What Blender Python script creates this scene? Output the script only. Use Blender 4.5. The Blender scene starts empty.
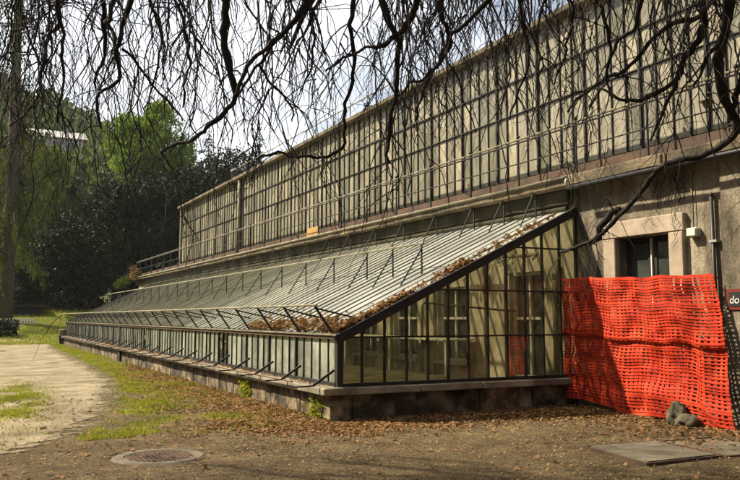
import bpy, bmesh, math, random
import numpy as np
from mathutils import Vector, Matrix, noise as mnoise
random.seed(7); rng = np.random.default_rng(7)
SC = bpy.context.scene
COL = SC.collection

# ------------------------------------------------------------------ camera, sky, sun, exposure
EYE = 1.5
PITCH = math.atan(77 / 790); YAW = math.atan(403 * math.cos(PITCH) / 790)
cam = bpy.data.cameras.new('camera'); cam.lens = 36 * 790 / 740; cam.sensor_width = 36
cam.clip_start = 0.05; cam.clip_end = 3000
cam_o = bpy.data.objects.new('camera', cam); COL.objects.link(cam_o)
cam_o.location = (0, 0, EYE); cam_o.rotation_euler = (math.pi / 2 + PITCH, 0, -YAW)
SC.camera = cam_o

SUN_TRAVEL = Vector((0.72, -0.60, -1.0)).normalized()
elev = math.asin(-SUN_TRAVEL.z); azim = math.atan2(-SUN_TRAVEL.x, -SUN_TRAVEL.y)
W = bpy.data.worlds.new('World'); SC.world = W; W.use_nodes = True
nt = W.node_tree; nt.nodes.clear()
sky = nt.nodes.new('ShaderNodeTexSky'); sky.sky_type = 'NISHITA'; sky.sun_disc = False
sky.sun_elevation = elev; sky.sun_rotation = azim; sky.dust_density = 4.0; sky.air_density = 1.2
tc = nt.nodes.new('ShaderNodeTexCoord'); mp = nt.nodes.new('ShaderNodeMapping'); mp.inputs['Scale'].default_value = (1, 1, 2.6)
nz = nt.nodes.new('ShaderNodeTexNoise'); nz.inputs['Scale'].default_value = 2.2; nz.inputs['Detail'].default_value = 6; nz.inputs['Roughness'].default_value = .58
rp = nt.nodes.new('ShaderNodeValToRGB'); rp.color_ramp.elements[0].position = .30; rp.color_ramp.elements[1].position = .56
mx = nt.nodes.new('ShaderNodeMixRGB'); mx.inputs[2].default_value = (9.2, 9.5, 10.0, 1)
bg = nt.nodes.new('ShaderNodeBackground'); bg.inputs['Strength'].default_value = 0.052
wo = nt.nodes.new('ShaderNodeOutputWorld')
L = nt.links.new
L(tc.outputs['Generated'], mp.inputs[0]); L(mp.outputs[0], nz.inputs['Vector']); L(nz.outputs[0], rp.inputs[0])
L(rp.outputs[0], mx.inputs[0]); L(sky.outputs[0], mx.inputs[1]); L(mx.outputs[0], bg.inputs[0]); L(bg.outputs[0], wo.inputs[0])

sl = bpy.data.lights.new('sun', 'SUN'); sl.energy = 4.9; sl.angle = math.radians(1.1); sl.color = (1, .88, .69)
so = bpy.data.objects.new('sun', sl); COL.objects.link(so); so.location = (-30, 25, 40)
so.rotation_euler = SUN_TRAVEL.to_track_quat('-Z', 'Y').to_euler()
SC.view_settings.view_transform = 'Standard'; SC.view_settings.look = 'None'
SC.view_settings.exposure = 1.5; SC.view_settings.gamma = 1.0; SC.view_settings.use_curve_mapping = False

# ------------------------------------------------------------------ materials
def node(t, kind, **kw):
    n = t.nodes.new(kind)
    for k, v in kw.items():
        if k in n.inputs: n.inputs[k].default_value = v
        else: setattr(n, k, v)
    return n
def ramp(t, fac, stops):
    r = t.nodes.new('ShaderNodeValToRGB'); e = r.color_ramp.elements
    while len(e) < len(stops): e.new(.5)
    for el, (p, c) in zip(e, stops): el.position = p; el.color = tuple(c) + (1,)
    t.links.new(fac, r.inputs[0]); return r.outputs[0]
def nnoise(t, scale, detail=5, rough=.55, stretch=(1, 1, 1), dist=0):
    g = t.nodes.new('ShaderNodeNewGeometry'); m = node(t, 'ShaderNodeMapping'); m.inputs['Scale'].default_value = stretch
    t.links.new(g.outputs['Position'], m.inputs[0])
    n = node(t, 'ShaderNodeTexNoise', Scale=scale, Detail=detail, Roughness=rough, Distortion=dist)
    t.links.new(m.outputs[0], n.inputs['Vector']); return n.outputs[0]
def mulc(t, a, b, fac=1., mode='MULTIPLY'):
    m = t.nodes.new('ShaderNodeMixRGB'); m.blend_type = mode
    if isinstance(fac, float) or isinstance(fac, int): m.inputs[0].default_value = fac
    else: t.links.new(fac, m.inputs[0])
    for i, v in ((1, a), (2, b)):
        if isinstance(v, tuple): m.inputs[i].default_value = v + (1,)
        else: t.links.new(v, m.inputs[i])
    return m.outputs[0]
def newmat(name):
    m = bpy.data.materials.new(name); m.use_nodes = True
    t = m.node_tree; b = t.nodes['Principled BSDF']; return m, t, b
def bump(t, b, h, strength, dist=.02):
    n = node(t, 'ShaderNodeBump', Strength=strength, Distance=dist); t.links.new(h, n.inputs['Height']); t.links.new(n.outputs[0], b.inputs['Normal'])
def rough_mat(name, stops, scale=2., fine=30., rough=.85, bmp=.4, bdist=.02, stretch=(1, 1, 1), metal=0., rnd=0., detail=6, fine_amt=.5, spec=.3):
    m, t, b = newmat(name)
    c = ramp(t, nnoise(t, scale, detail, .6, stretch), stops)
    fn = nnoise(t, fine, 4, .65, stretch)
    c = mulc(t, c, ramp(t, fn, [(.25, (.45, .44, .42)), (.75, (1.25, 1.25, 1.22))]), fine_amt)
    if rnd:
        oi = t.nodes.new('ShaderNodeObjectInfo')
        c = mulc(t, c, ramp(t, oi.outputs['Random'], [(0, (1 - rnd,) * 3), (1, (1 + rnd,) * 3)]))
    t.links.new(c, b.inputs['Base Color']); b.inputs['Roughness'].default_value = rough; b.inputs['Metallic'].default_value = metal
    b.inputs['Specular IOR Level'].default_value = spec
    if bmp: bump(t, b, fn, bmp, bdist)
    return m
def leaf_mat(name, c0, c1, scale=.6, trans=.35, rough=.55, rnd=True):
    m, t, b = newmat(name)
    c = ramp(t, nnoise(t, scale, 4, .7), [(.3, c0), (.7, c1)])
    c = mulc(t, c, ramp(t, nnoise(t, 9., 2, .6), [(.3, (.6, .62, .55)), (.7, (1.3, 1.3, 1.2))]))
    t.links.new(c, b.inputs['Base Color']); b.inputs['Roughness'].default_value = rough; b.inputs['Specular IOR Level'].default_value = .05
    if trans:
        tr = t.nodes.new('ShaderNodeBsdfTranslucent'); t.links.new(mulc(t, c, (1.3, 1.5, .7)), tr.inputs[0])
        mi = t.nodes.new('ShaderNodeMixShader'); mi.inputs[0].default_value = trans
        t.links.new(b.outputs[0], mi.inputs[1]); t.links.new(tr.outputs[0], mi.inputs[2])
        t.links.new(mi.outputs[0], t.nodes['Material Output'].inputs[0])
    return m
def pos_xyz(t):
    g = t.nodes.new('ShaderNodeNewGeometry'); s = t.nodes.new('ShaderNodeSeparateXYZ'); t.links.new(g.outputs['Position'], s.inputs[0]); return s.outputs
def glass_mat(name, dirt0, dirt1, dirt_col, tint=(.82, .86, .8), gloss=1., grough=.06, scale=1.5, transl=.4, stretch=(1, 1, 1), rnd=.25, moss=False, con=.38):
    """thin pane: clear part + film of dirt / whitewash + fresnel reflection"""
    m, t, b = newmat(name); t.nodes.remove(b)
    tr = t.nodes.new('ShaderNodeBsdfTransparent'); tr.inputs[0].default_value = tint + (1,)
    df = t.nodes.new('ShaderNodeBsdfDiffuse'); tl = t.nodes.new('ShaderNodeBsdfTranslucent')
    oi = t.nodes.new('ShaderNodeObjectInfo')
    dc = mulc(t, ramp(t, nnoise(t, scale * 3, 5, .65, stretch), [(.3, tuple((1 - con) * v for v in dirt_col)), (.7, tuple(min(1, (1 + con * .4) * v) for v in dirt_col))]),
              ramp(t, oi.outputs['Random'], [(0, (1 - rnd, 1 - rnd * .9, 1 - rnd)), (.5, (1, 1, 1)), (1, (1 + rnd, 1 + rnd * .95, 1 + rnd * .7))]))
    if moss:      # algae grow on the glass towards the shaded far end
        mr = node(t, 'ShaderNodeMapRange'); mr.inputs[1].default_value = 11.5; mr.inputs[2].default_value = 25; t.links.new(pos_xyz(t)[1], mr.inputs[0])
        dc = mulc(t, dc, ramp(t, mr.outputs[0], [(0, (1, 1, 1)), (1, (.50, .49, .31))]))
    t.links.new(dc, df.inputs[0]); t.links.new(dc, tl.inputs[0])
    film = t.nodes.new('ShaderNodeMixShader'); film.inputs[0].default_value = transl
    t.links.new(df.outputs[0], film.inputs[1]); t.links.new(tl.outputs[0], film.inputs[2])
    f = ramp(t, nnoise(t, scale, 6, .6, stretch), [(.3, (dirt0,) * 3), (.7, (dirt1,) * 3)])
    gb = t.nodes.new('ShaderNodeNewGeometry'); inv = node(t, 'ShaderNodeMath', operation='SUBTRACT'); inv.inputs[0].default_value = 1; t.links.new(gb.outputs['Backfacing'], inv.inputs[1])
    ff = node(t, 'ShaderNodeMath', operation='MULTIPLY'); t.links.new(f, ff.inputs[0]); t.links.new(inv.outputs[0], ff.inputs[1])      # dirt lies on the outer skin of the pane
    mm = t.nodes.new('ShaderNodeMixShader'); t.links.new(ff.outputs[0], mm.inputs[0]); t.links.new(tr.outputs[0], mm.inputs[1]); t.links.new(film.outputs[0], mm.inputs[2])
    gl = t.nodes.new('ShaderNodeBsdfGlossy'); gl.inputs['Roughness'].default_value = grough
    fr = t.nodes.new('ShaderNodeFresnel'); fr.inputs[0].default_value = 1.5
    mu = node(t, 'ShaderNodeMath', operation='MULTIPLY'); mu.inputs[1].default_value = gloss; t.links.new(fr.outputs[0], mu.inputs[0])
    bn = node(t, 'ShaderNodeBump', Strength=.08, Distance=.02); t.links.new(nnoise(t, 2.5, 2), bn.inputs['Height']); t.links.new(bn.outputs[0], gl.inputs['Normal'])
    o = t.nodes.new('ShaderNodeMixShader'); t.links.new(mu.outputs[0], o.inputs[0]); t.links.new(mm.outputs[0], o.inputs[1]); t.links.new(gl.outputs[0], o.inputs[2])
    t.links.new(o.outputs[0], t.nodes['Material Output'].inputs[0]); return m

MT = {}
MT['iron'] = rough_mat('dark_iron', [(.35, (.007, .006, .005)), (.7, (.020, .016, .012))], 3, 40, .7, .2, .004, rnd=.2)
MT['rust'] = rough_mat('rusty_iron', [(.3, (.03, .019, .012)), (.7, (.09, .05, .027))], 3, 50, .8, .3, .004)
MT['barpaint'] = rough_mat('old_pale_paint', [(.3, (.07, .058, .035)), (.7, (.22, .20, .125))], 4, 50, .7, .2, .003)
MT['galv'] = rough_mat('galvanised_metal', [(.3, (.17, .16, .13)), (.7, (.42, .40, .35))], 2.5, 40, .45, .15, .003, metal=.35)
MT['plaster'] = None
MT['stone'] = rough_mat('plinth_stone', [(.34, (.012, .009, .006)), (.48, (.062, .046, .026)), (.64, (.22, .17, .10))], 2.8, 14, .95, .8, .02, rnd=.2)
MT['sill'] = rough_mat('sill_stone', [(.3, (.09, .075, .048)), (.7, (.27, .235, .165))], 2.5, 30, .9, .6, .012, rnd=.18)
MT['lit_cream'] = rough_mat('lit_cream_wall', [(.32, (.10, .082, .052)), (.5, (.38, .335, .245)), (.68, (.62, .57, .45))], 2.0, 14, .95, .4, .012, (1, 1, .6))  # cream inside wall, colour raised to stand in for light behind the glass
MT['pinkstone'] = rough_mat('pink_granite', [(.3, (.21, .165, .118)), (.7, (.36, .29, .21))], 3, 60, .8, .35, .006)
MT['concrete'] = rough_mat('old_concrete', [(.3, (.11, .10, .08)), (.7, (.24, .22, .17))], 2, 30, .95, .5, .01)
MT['pitstone'] = rough_mat('dirty_concrete', [(.3, (.05, .04, .026)), (.7, (.15, .125, .085))], 2.5, 35, .95, .8, .012, fine_amt=.8)
MT['cornice'] = rough_mat('cornice_stone', [(.3, (.03, .024, .014)), (.7, (.19, .15, .09))], 1.6, 18, .95, .9, .03)
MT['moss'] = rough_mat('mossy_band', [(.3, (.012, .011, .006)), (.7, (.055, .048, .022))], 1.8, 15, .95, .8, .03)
MT['orange'] = rough_mat('orange_plastic', [(.3, (.24, .014, .006)), (.5, (.40, .030, .009)), (.7, (.50, .055, .02))], 2.6, 10, .75, .1, .003, fine_amt=.55, spec=.12)
MT['white'] = rough_mat('white_paint', [(.3, (.36, .34, .28)), (.7, (.66, .63, .54))], 4, 40, .6, .2, .003)
MT['darkglass'] = rough_mat('dark_window_glass', [(.3, (.015, .018, .016)), (.7, (.05, .055, .048))], 2, 12, .12, .05, .003, spec=.5, fine_amt=.2)
MT['black'] = rough_mat('black_pipe', [(.3, (.008, .008, .008)), (.7, (.02, .02, .02))], 3, 30, .5, .1, .003)
MT['bark'] = rough_mat('beech_bark', [(.3, (.008, .007, .006)), (.7, (.030, .025, .020))], 5, 45, .9, .6, .006)
MT['twig'] = rough_mat('twig_bark', [(.3, (.010, .008, .007)), (.7, (.035, .026, .020))], 5, 45, .9, 0)
MT['trunk'] = rough_mat('trunk_bark', [(.3, (.03, .022, .015)), (.7, (.10, .08, .055))], 3, 25, .95, .8, .03, (1, 1, .25))
MT['rock'] = rough_mat('mossy_rock', [(.3, (.02, .022, .010)), (.7, (.13, .11, .07))], 6, 40, .95, .8, .02)
MT['soil'] = rough_mat('bed_soil', [(.3, (.05, .042, .02)), (.7, (.14, .12, .06))], 2.5, 25, 1., .8, .03)
MT['deadleaf'] = leaf_mat('dry_beech_leaf', (.045, .018, .012), (.27, .15, .075), 55., .15, .8)
MT['scrap'] = leaf_mat('leaf_scrap', (.08, .045, .02), (.29, .22, .115), 30., .1, .9)
MT['grass'] = leaf_mat('grass_blade', (.12, .13, .014), (.30, .28, .04), 1.1, .3, .6)
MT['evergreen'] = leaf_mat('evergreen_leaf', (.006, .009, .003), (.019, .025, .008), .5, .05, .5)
MT['olive'] = leaf_mat('larch_needles', (.026, .033, .008), (.068, .076, .018), .4, .35, .7)
MT['spring'] = leaf_mat('spring_leaf', (.075, .115, .014), (.16, .21, .032), .25, .45, .6)
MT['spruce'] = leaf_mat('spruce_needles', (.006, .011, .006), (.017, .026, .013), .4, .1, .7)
MT['forest'] = leaf_mat('forest_leaf', (.045, .058, .03), (.10, .115, .05), .03, .3, .8)
MT['redleaf'] = leaf_mat('reddish_leaf', (.10, .045, .025), (.17, .11, .06), 2., .3, .6)
MT['roofpane'] = glass_mat('roof_glass', .46, .80, (.64, .65, .59), (.88, .90, .84), .9, .10, .35, .3, rnd=.12, moss=True)
MT['frontpane'] = glass_mat('front_glass', .30, .92, (.44, .46, .38), (.8, .85, .78), .9, .06, 1.9, .35, (1, 1, .7), .40)
MT['gablepane'] = glass_mat('gable_glass', .02, .22, (.30, .26, .17), (.93, .90, .80), .13, .03, 1.6, .5, rnd=.25)
MT['upperpane'] = glass_mat('whitewashed_glass', .80, 1., (.285, .26, .195), (.6, .6, .5), .7, .12, 1.7, .2, (1, 1, .3), .42, con=.5)
MT['housewall'] = rough_mat('house_render', [(.3, (.24, .23, .21)), (.7, (.34, .33, .31))], .5, 5, .9, .1)
MT['rooftile'] = rough_mat('orange_tile', [(.3, (.30, .08, .03)), (.7, (.42, .14, .06))], 1, 6, .9, .2)
MT['red'] = rough_mat('dark_red_paint', [(.3, (.10, .012, .008)), (.7, (.17, .02, .012))], 5, 40, .5, .1, .003)
MT['yellow'] = rough_mat('ochre_board', [(.3, (.24, .14, .035)), (.7, (.36, .23, .07))], 4, 30, .8, .2)
MT['darkwood'] = rough_mat('dark_timber', [(.3, (.010, .009, .008)), (.7, (.03, .025, .02))], 2, 20, .9, .4)
MT['cloth'] = rough_mat('ragged_cloth', [(.3, (.30, .28, .21)), (.7, (.55, .52, .42))], 5, 40, .95, .3)

# stained plaster of the long wall
m, t, b = newmat('stained_plaster')
c = ramp(t, nnoise(t, 1.1, 8, .66, (1, 1, .7)), [(.34, (.035, .029, .019)), (.46, (.15, .125, .085)), (.58, (.28, .24, .17)), (.70, (.42, .37, .27))])
st = ramp(t, nnoise(t, 3.2, 7, .7, (1, 1.6, .22)), [(.35, (.35, .31, .24)), (.62, (1.1, 1.1, 1.08))])
c = mulc(t, c, st, .8)
sp = ramp(t, nnoise(t, 26, 4, .7), [(.3, (.5, .49, .46)), (.65, (1.12, 1.12, 1.1))]); c = mulc(t, c, sp, .8)
t.links.new(c, b.inputs['Base Color']); b.inputs['Roughness'].default_value = .95
bump(t, b, nnoise(t, 18, 6, .7), .9, .025); MT['plaster'] = m

# ground: dirt and fine gravel, turf in patches; gravel path
m, t, b = newmat('dirt_and_turf')
dirt = ramp(t, nnoise(t, 1.1, 8, .65), [(.3, (.06, .044, .025)), (.55, (.125, .094, .055)), (.75, (.20, .155, .09))])
dirt = mulc(t, dirt, ramp(t, nnoise(t, 48, 4, .75), [(.36, (.22, .20, .17)), (.5, (.95, .93, .9)), (.64, (2.1, 2.0, 1.8))]), .95)
dirt = mulc(t, dirt, ramp(t, nnoise(t, 9, 5, .7), [(.3, (.55, .53, .5)), (.7, (1.35, 1.35, 1.3))]), .9)
turf = ramp(t, nnoise(t, 3.5, 6, .7), [(.3, (.055, .058, .013)), (.7, (.125, .135, .028))])
turf = mulc(t, turf, ramp(t, nnoise(t, 60, 3, .7), [(.3, (.5, .5, .45)), (.7, (1.3, 1.3, 1.2))]), .8)
P_ = pos_xyz(t)
far = node(t, 'ShaderNodeMapRange'); far.inputs[1].default_value = 43; far.inputs[2].default_value = 47; t.links.new(P_[1], far.inputs[0])
ve = node(t, 'ShaderNodeMapRange'); ve.inputs[1].default_value = 10.2; ve.inputs[2].default_value = 14.5; ve.inputs[4].default_value = .62; t.links.new(P_[1], ve.inputs[0])
pt = ramp(t, nnoise(t, .9, 6, .7), [(.38, (0, 0, 0)), (.6, (1, 1, 1))])
a1 = node(t, 'ShaderNodeMath', operation='MULTIPLY'); t.links.new(ve.outputs[0], a1.inputs[0]); t.links.new(pt, a1.inputs[1])
a2 = node(t, 'ShaderNodeMath', operation='MAXIMUM'); t.links.new(a1.outputs[0], a2.inputs[0]); t.links.new(far.outputs[0], a2.inputs[1])
c = mulc(t, dirt, turf, a2.outputs[0], 'MIX')
t.links.new(c, b.inputs['Base Color']); b.inputs['Roughness'].default_value = 1; b.inputs['Specular IOR Level'].default_value = .1
bump(t, b, nnoise(t, 30, 7, .8), 1., .05); MT['ground'] = m
MT['pebble'] = MT['path'] = rough_mat('pale_gravel', [(.3, (.10, .08, .05)), (.5, (.19, .157, .10)), (.7, (.29, .245, .165))], 1.1, 42, 1, .8, .02, fine_amt=.85, spec=.1, detail=8)
t = MT['path'].node_tree; at_ = t.nodes.new('ShaderNodeAttribute'); at_.attribute_name = 'edge'
sb = node(t, 'ShaderNodeMath', operation='ADD'); t.links.new(at_.outputs['Fac'], sb.inputs[0]); t.links.new(nnoise(t, 4.5, 9, .8), sb.inputs[1])
cut = ramp(t, sb.outputs[0], [(.62, (0, 0, 0)), (.72, (1, 1, 1))]); tp = t.nodes.new('ShaderNodeBsdfTransparent'); mi = t.nodes.new('ShaderNodeMixShader')
t.links.new(cut, mi.inputs[0]); t.links.new(tp.outputs[0], mi.inputs[1]); t.links.new(t.nodes['Principled BSDF'].outputs[0], mi.inputs[2]); t.links.new(mi.outputs[0], t.nodes['Material Output'].inputs[0])
MT['pebble'] = rough_mat('pebble_stone', [(.3, (.06, .05, .034)), (.7, (.17, .14, .095))], 9, 40, .9, 0)
MT['hill'] = rough_mat('wooded_ground', [(.3, (.04, .05, .02)), (.7, (.09, .09, .04))], .05, 1., 1, 0)

# ------------------------------------------------------------------ mesh helpers
class MB:
    def __init__(s): s.v = []; s.f = []
    def box(s, a, b_):
        x0, y0, z0 = a; x1, y1, z1 = b_; o = len(s.v)
        s.v += [(x0, y0, z0), (x1, y0, z0), (x1, y1, z0), (x0, y1, z0), (x0, y0, z1), (x1, y0, z1), (x1, y1, z1), (x0, y1, z1)]
        s.f += [tuple(o + i for i in q) for q in ((0, 3, 2, 1), (4, 5, 6, 7), (0, 1, 5, 4), (1, 2, 6, 5), (2, 3, 7, 6), (3, 0, 4, 7))]; return s
    def beam(s, p, q, w, h, upv=(0, 0, 1)):
        p = Vector(p); q = Vector(q); d = (q - p).normalized(); u = Vector(upv)
        if abs(d.dot(u)) > .99: u = Vector((1, 0, 0))
        r = d.cross(u).normalized() * (w / 2); n = r.cross(d).normalized() * (h / 2); o = len(s.v)
        for e in (p, q):
            for a, c in ((-1, -1), (1, -1), (1, 1), (-1, 1)): s.v.append(tuple(e + r * a + n * c))
        s.f += [tuple(o + i for i in k) for k in ((0, 1, 2, 3), (7, 6, 5, 4), (0, 4, 5, 1), (1, 5, 6, 2), (2, 6, 7, 3), (3, 7, 4, 0))]; return s
    def tube(s, pts, r, n=6, cap=True):
        pts = [Vector(p) for p in pts]; k = len(pts)
        rs = r if isinstance(r, (list, tuple)) else [r] * k
        o = len(s.v); d0 = (pts[1] - pts[0]).normalized()
        u = d0.orthogonal().normalized()
        for i in range(k):
            d = (pts[min(i + 1, k - 1)] - pts[max(i - 1, 0)])
            d = d.normalized() if d.length > 1e-9 else d0
            u = (u - d * u.dot(d)); u = u.normalized() if u.length > 1e-6 else d.orthogonal().normalized()
            w = d.cross(u)
            for j in range(n):
                a = 2 * math.pi * j / n
                s.v.append(tuple(pts[i] + (u * math.cos(a) + w * math.sin(a)) * rs[i]))
        for i in range(k - 1):
            for j in range(n):
                s.f.append((o + i * n + j, o + i * n + (j + 1) % n, o + (i + 1) * n + (j + 1) % n, o + (i + 1) * n + j))
        if cap: s.f += [tuple(o + j for j in range(n))[::-1], tuple(o + (k - 1) * n + j for j in range(n))]
        return s
    def ball(s, c, r, nu=8, nv=6, jit=0, sc=(1, 1, 1)):
        o = len(s.v); c = Vector(c)
        for i in range(nv + 1):
            th = math.pi * i / nv
            for j in range(nu):
                ph = 2 * math.pi * j / nu
                d = Vector((math.sin(th) * math.cos(ph), math.sin(th) * math.sin(ph), math.cos(th)))
                k = r * (1 + jit * mnoise.noise(d * 2.1 + c * 3.7)) if jit else r
                s.v.append((c.x + d.x * k * sc[0], c.y + d.y * k * sc[1], c.z + d.z * k * sc[2]))
        for i in range(nv):
            for j in range(nu): s.f.append((o + i * nu + j, o + (i + 1) * nu + j, o + (i + 1) * nu + (j + 1) % nu, o + i * nu + (j + 1) % nu))
        return s
    def mesh(s, name, mat, smooth=False):
        me = bpy.data.meshes.new(name); me.from_pydata(s.v, [], s.f); me.materials.append(MT[mat] if isinstance(mat, str) else mat)
        if smooth: me.polygons.foreach_set('use_smooth', [True] * len(me.polygons))
        me.update(); return me
    def build(s, name, mat, parent=None, smooth=False): return link(name, s.mesh(name, mat, smooth), parent)
def link(name, me, parent=None, loc=None):
    o = bpy.data.objects.new(name, me); COL.objects.link(o)
    if parent: o.parent = parent
    if loc: o.location = loc
    return o
def tag(o, label=None, cat=None, group=None, kind=None):
    if label: o['label'] = label
    if cat: o['category'] = cat
    if group: o['group'] = group
    if kind: o['kind'] = kind
    return o
def thing(name, label, cat, group=None, parent=None):
    o = bpy.data.objects.new(name, None); o.empty_display_size = .2; COL.objects.link(o)
    return tag(o, label, cat, group)
def part_empty(name, parent):
    o = bpy.data.objects.new(name, None); o.empty_display_size = .1; COL.objects.link(o); o.parent = parent; return o
def rough_block(a, b_, amp=.008, seg=.22, bev=.012, seed=0):
    """box of stone: chamfered, subdivided, uneven"""
    bm = bmesh.new(); x0, y0, z0 = a; x1, y1, z1 = b_
    bmesh.ops.create_cube(bm, size=1, matrix=Matrix.Translation(((x0 + x1) / 2, (y0 + y1) / 2, (z0 + z1) / 2)) @ Matrix.Diagonal((x1 - x0, y1 - y0, z1 - z0, 1)))
    bmesh.ops.bevel(bm, geom=list(bm.edges), offset=bev, segments=1, affect='EDGES')
    for ax in range(3):
        ln = (x1 - x0, y1 - y0, z1 - z0)[ax]; n = int(ln / seg)
        for i in range(1, n + 1):
            co = [0, 0, 0]; co[ax] = (a[ax]) + ln * i / (n + 1); no = [0, 0, 0]; no[ax] = 1
            bmesh.ops.bisect_plane(bm, geom=list(bm.verts) + list(bm.edges) + list(bm.faces), plane_co=co, plane_no=no)
    for v in bm.verts:
        v.co += mnoise.noise_vector(v.co * 3.1 + Vector((seed, 0, 0))) * amp
    return bm
def bm_mesh(bm, name, mat, smooth=False):
    me = bpy.data.meshes.new(name); bm.to_mesh(me); bm.free(); me.materials.append(MT[mat])
    if smooth: me.polygons.foreach_set('use_smooth', [True] * len(me.polygons))
    return me
def quads(name, centers, ax, ay, mat, parent=None, bend=0.):
    """n leaf faces: centre, half-axis vectors ax, ay (n,3)"""
    n = len(centers); nrm = np.cross(ax, ay)
    ln = np.linalg.norm(nrm, axis=1, keepdims=True) + 1e-9; nrm = nrm / ln * np.linalg.norm(ax, axis=1, keepdims=True)
    v = np.empty((n, 4, 3)); v[:, 0] = centers - ay; v[:, 1] = centers + ax + nrm * bend; v[:, 2] = centers + ay; v[:, 3] = centers - ax + nrm * bend
    me = bpy.data.meshes.new(name); me.vertices.add(n * 4); me.vertices.foreach_set('co', v.ravel())
    tri = bend != 0
    if tri:
        b0 = np.arange(n)[:, None] * 4; idx = np.concatenate([b0 + np.array([0, 1, 2]), b0 + np.array([0, 2, 3])], 1).ravel()
        me.loops.add(n * 6); me.loops.foreach_set('vertex_index', idx.astype(np.int32)); me.polygons.add(n * 2)
        me.polygons.foreach_set('loop_start', np.arange(n * 2, dtype=np.int32) * 3)
    else:
        me.loops.add(n * 4); me.loops.foreach_set('vertex_index', np.arange(n * 4, dtype=np.int32)); me.polygons.add(n)
        me.polygons.foreach_set('loop_start', np.arange(n, dtype=np.int32) * 4)
    me.update(calc_edges=True); me.materials.append(MT[mat]); return link(name, me, parent)
def rand_dirs(n):
    d = rng.normal(size=(n, 3)); return d / np.linalg.norm(d, axis=1, keepdims=True)

# ------------------------------------------------------------------ setting: ground, path, hill
def sstep(a, b_, x):
    x = min(1, max(0, (x - a) / (b_ - a))); return x * x * (3 - 2 * x)
def gz(x, y):
    h = .018 * mnoise.noise(Vector((x * .45, y * .45, 0))) + .012 * mnoise.noise(Vector((x * 1.7, y * 1.7, 3)))
    h *= sstep(0, 3, abs(y - 1) + 1)
    return h + 2.4 * sstep(46, 68, y) + 6 * sstep(70, 130, y)
def axis(a, b_, fa, fb, fine, coarse):
    out = []; x = a
    while x < b_:
        out.append(x); x += fine if fa <= x < fb else coarse
    out.append(b_); return out
def grid(name, xs, ys, fn, mat):
    v = [(x, y, fn(x, y)) for y in ys for x in xs]; nx = len(xs)
    f = [(j * nx + i, j * nx + i + 1, (j + 1) * nx + i + 1, (j + 1) * nx + i) for j in range(len(ys) - 1) for i in range(nx - 1)]
    me = bpy.data.meshes.new(name); me.from_pydata(v, [], f); me.materials.append(MT[mat]); me.polygons.foreach_set('use_smooth', [True] * len(f))
    return link(name, me)
g = grid('ground', axis(-300, 400, -4, 11, .22, 8), axis(-60, 140, 4, 24, .22, 2.5), gz, 'ground'); tag(g, kind='structure')
EDGE = [(4.3, 47), (4.1, 41.4), (3.85, 34), (3.74, 28), (3.5, 21.5), (2.95, 16.6), (2.3, 13.4), (1.75, 11.4), (1.3, 10.4), (.6, 9.6), (-1.0, 8.9), (-3.5, 8.6)]
LEFT = [(1.6, 56), (.2, 41.4), (-1.2, 34), (-2.6, 28), (-4.4, 21.5), (-5.5, 17), (-6.5, 14), (-7, 12.5), (-7.2, 11.5), (-7.4, 10.5), (-7.6, 10), (-7.8, 9.5)]
def interp(P, t):
    k = min(int(t), len(P) - 2); f = t - k
    p0 = P[max(k - 1, 0)]; p1 = P[k]; p2 = P[k + 1]; p3 = P[min(k + 2, len(P) - 1)]
    return tuple(.5 * (2 * b1 + (c1 - a1) * f + (2 * a1 - 5 * b1 + 4 * c1 - d1) * f * f + (3 * b1 - a1 - 3 * c1 + d1) * f ** 3) for a1, b1, c1, d1 in zip(p0, p1, p2, p3))
v = []; f = []; ew = []; NS = 180; NT = 36
for i in range(NS + 1):
    tt = (len(EDGE) - 1) * i / NS; e = interp(EDGE, tt); l = interp(LEFT, tt)
    jit = .28 * mnoise.noise(Vector((tt * 5, 0, 0))) + .12 * mnoise.noise(Vector((tt * 17, 4, 0)))
    for j in range(NT + 1):
        s = (j / NT) ** 1.6
        x = e[0] + (l[0] - e[0]) * s + jit * (1 - s); y = e[1] + (l[1] - e[1]) * s
        v.append((x, y, gz(x, y) + (.010 if j else -.004))); ew.append(min(1, math.hypot(s * (e[0] - l[0]), s * (e[1] - l[1])) / 2.4))
for i in range(NS):
    for j in range(NT): q = i * (NT + 1) + j; f.append((q, q + NT + 1, q + NT + 2, q + 1))
me = bpy.data.meshes.new('path'); me.from_pydata(v, [], f); me.materials.append(MT['path']); me.polygons.foreach_set('use_smooth', [True] * len(f))
me.attributes.new('edge', 'FLOAT', 'POINT').data.foreach_set('value', ew); tag(link('path', me), kind='structure')
def hillz(x, y):
    r = max(0, y - 78); az = x / max(y, 1)
    side = .82 - .58 * sstep(.0, .42, az) + .15 * sstep(0, -.3, az)
    z = 6 + (.40 * r if r < 190 else 76 + (r - 190) * .12 - max(0, r - 260) * .3) * side
    return z + 3 * mnoise.noise(Vector((x * .02, y * .02, 1))) - (0 if y > 95 else (95 - y) * .35)
g = grid('hill', axis(-300, 420, 0, 0, 1, 12), axis(82, 420, 0, 0, 1, 10), hillz, 'hill'); tag(g, kind='structure')

# ------------------------------------------------------------------ lean-to glasshouse
YG, YE = 10.62, 46.05           # near gable, far end
XF, XW = 4.88, 9.42             # front glass, long wall
ZS, ZE = .48, 1.22              # sill, eaves
SL = .474
PS = .325                       # glazing module
def zr(x): return ZE + SL * (x - XF)
NB = int((YE - YG) / PS)
lean = thing('lean_to_greenhouse', 'long low lean-to greenhouse with sloping glass roof on a stone plinth', 'greenhouse')
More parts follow.
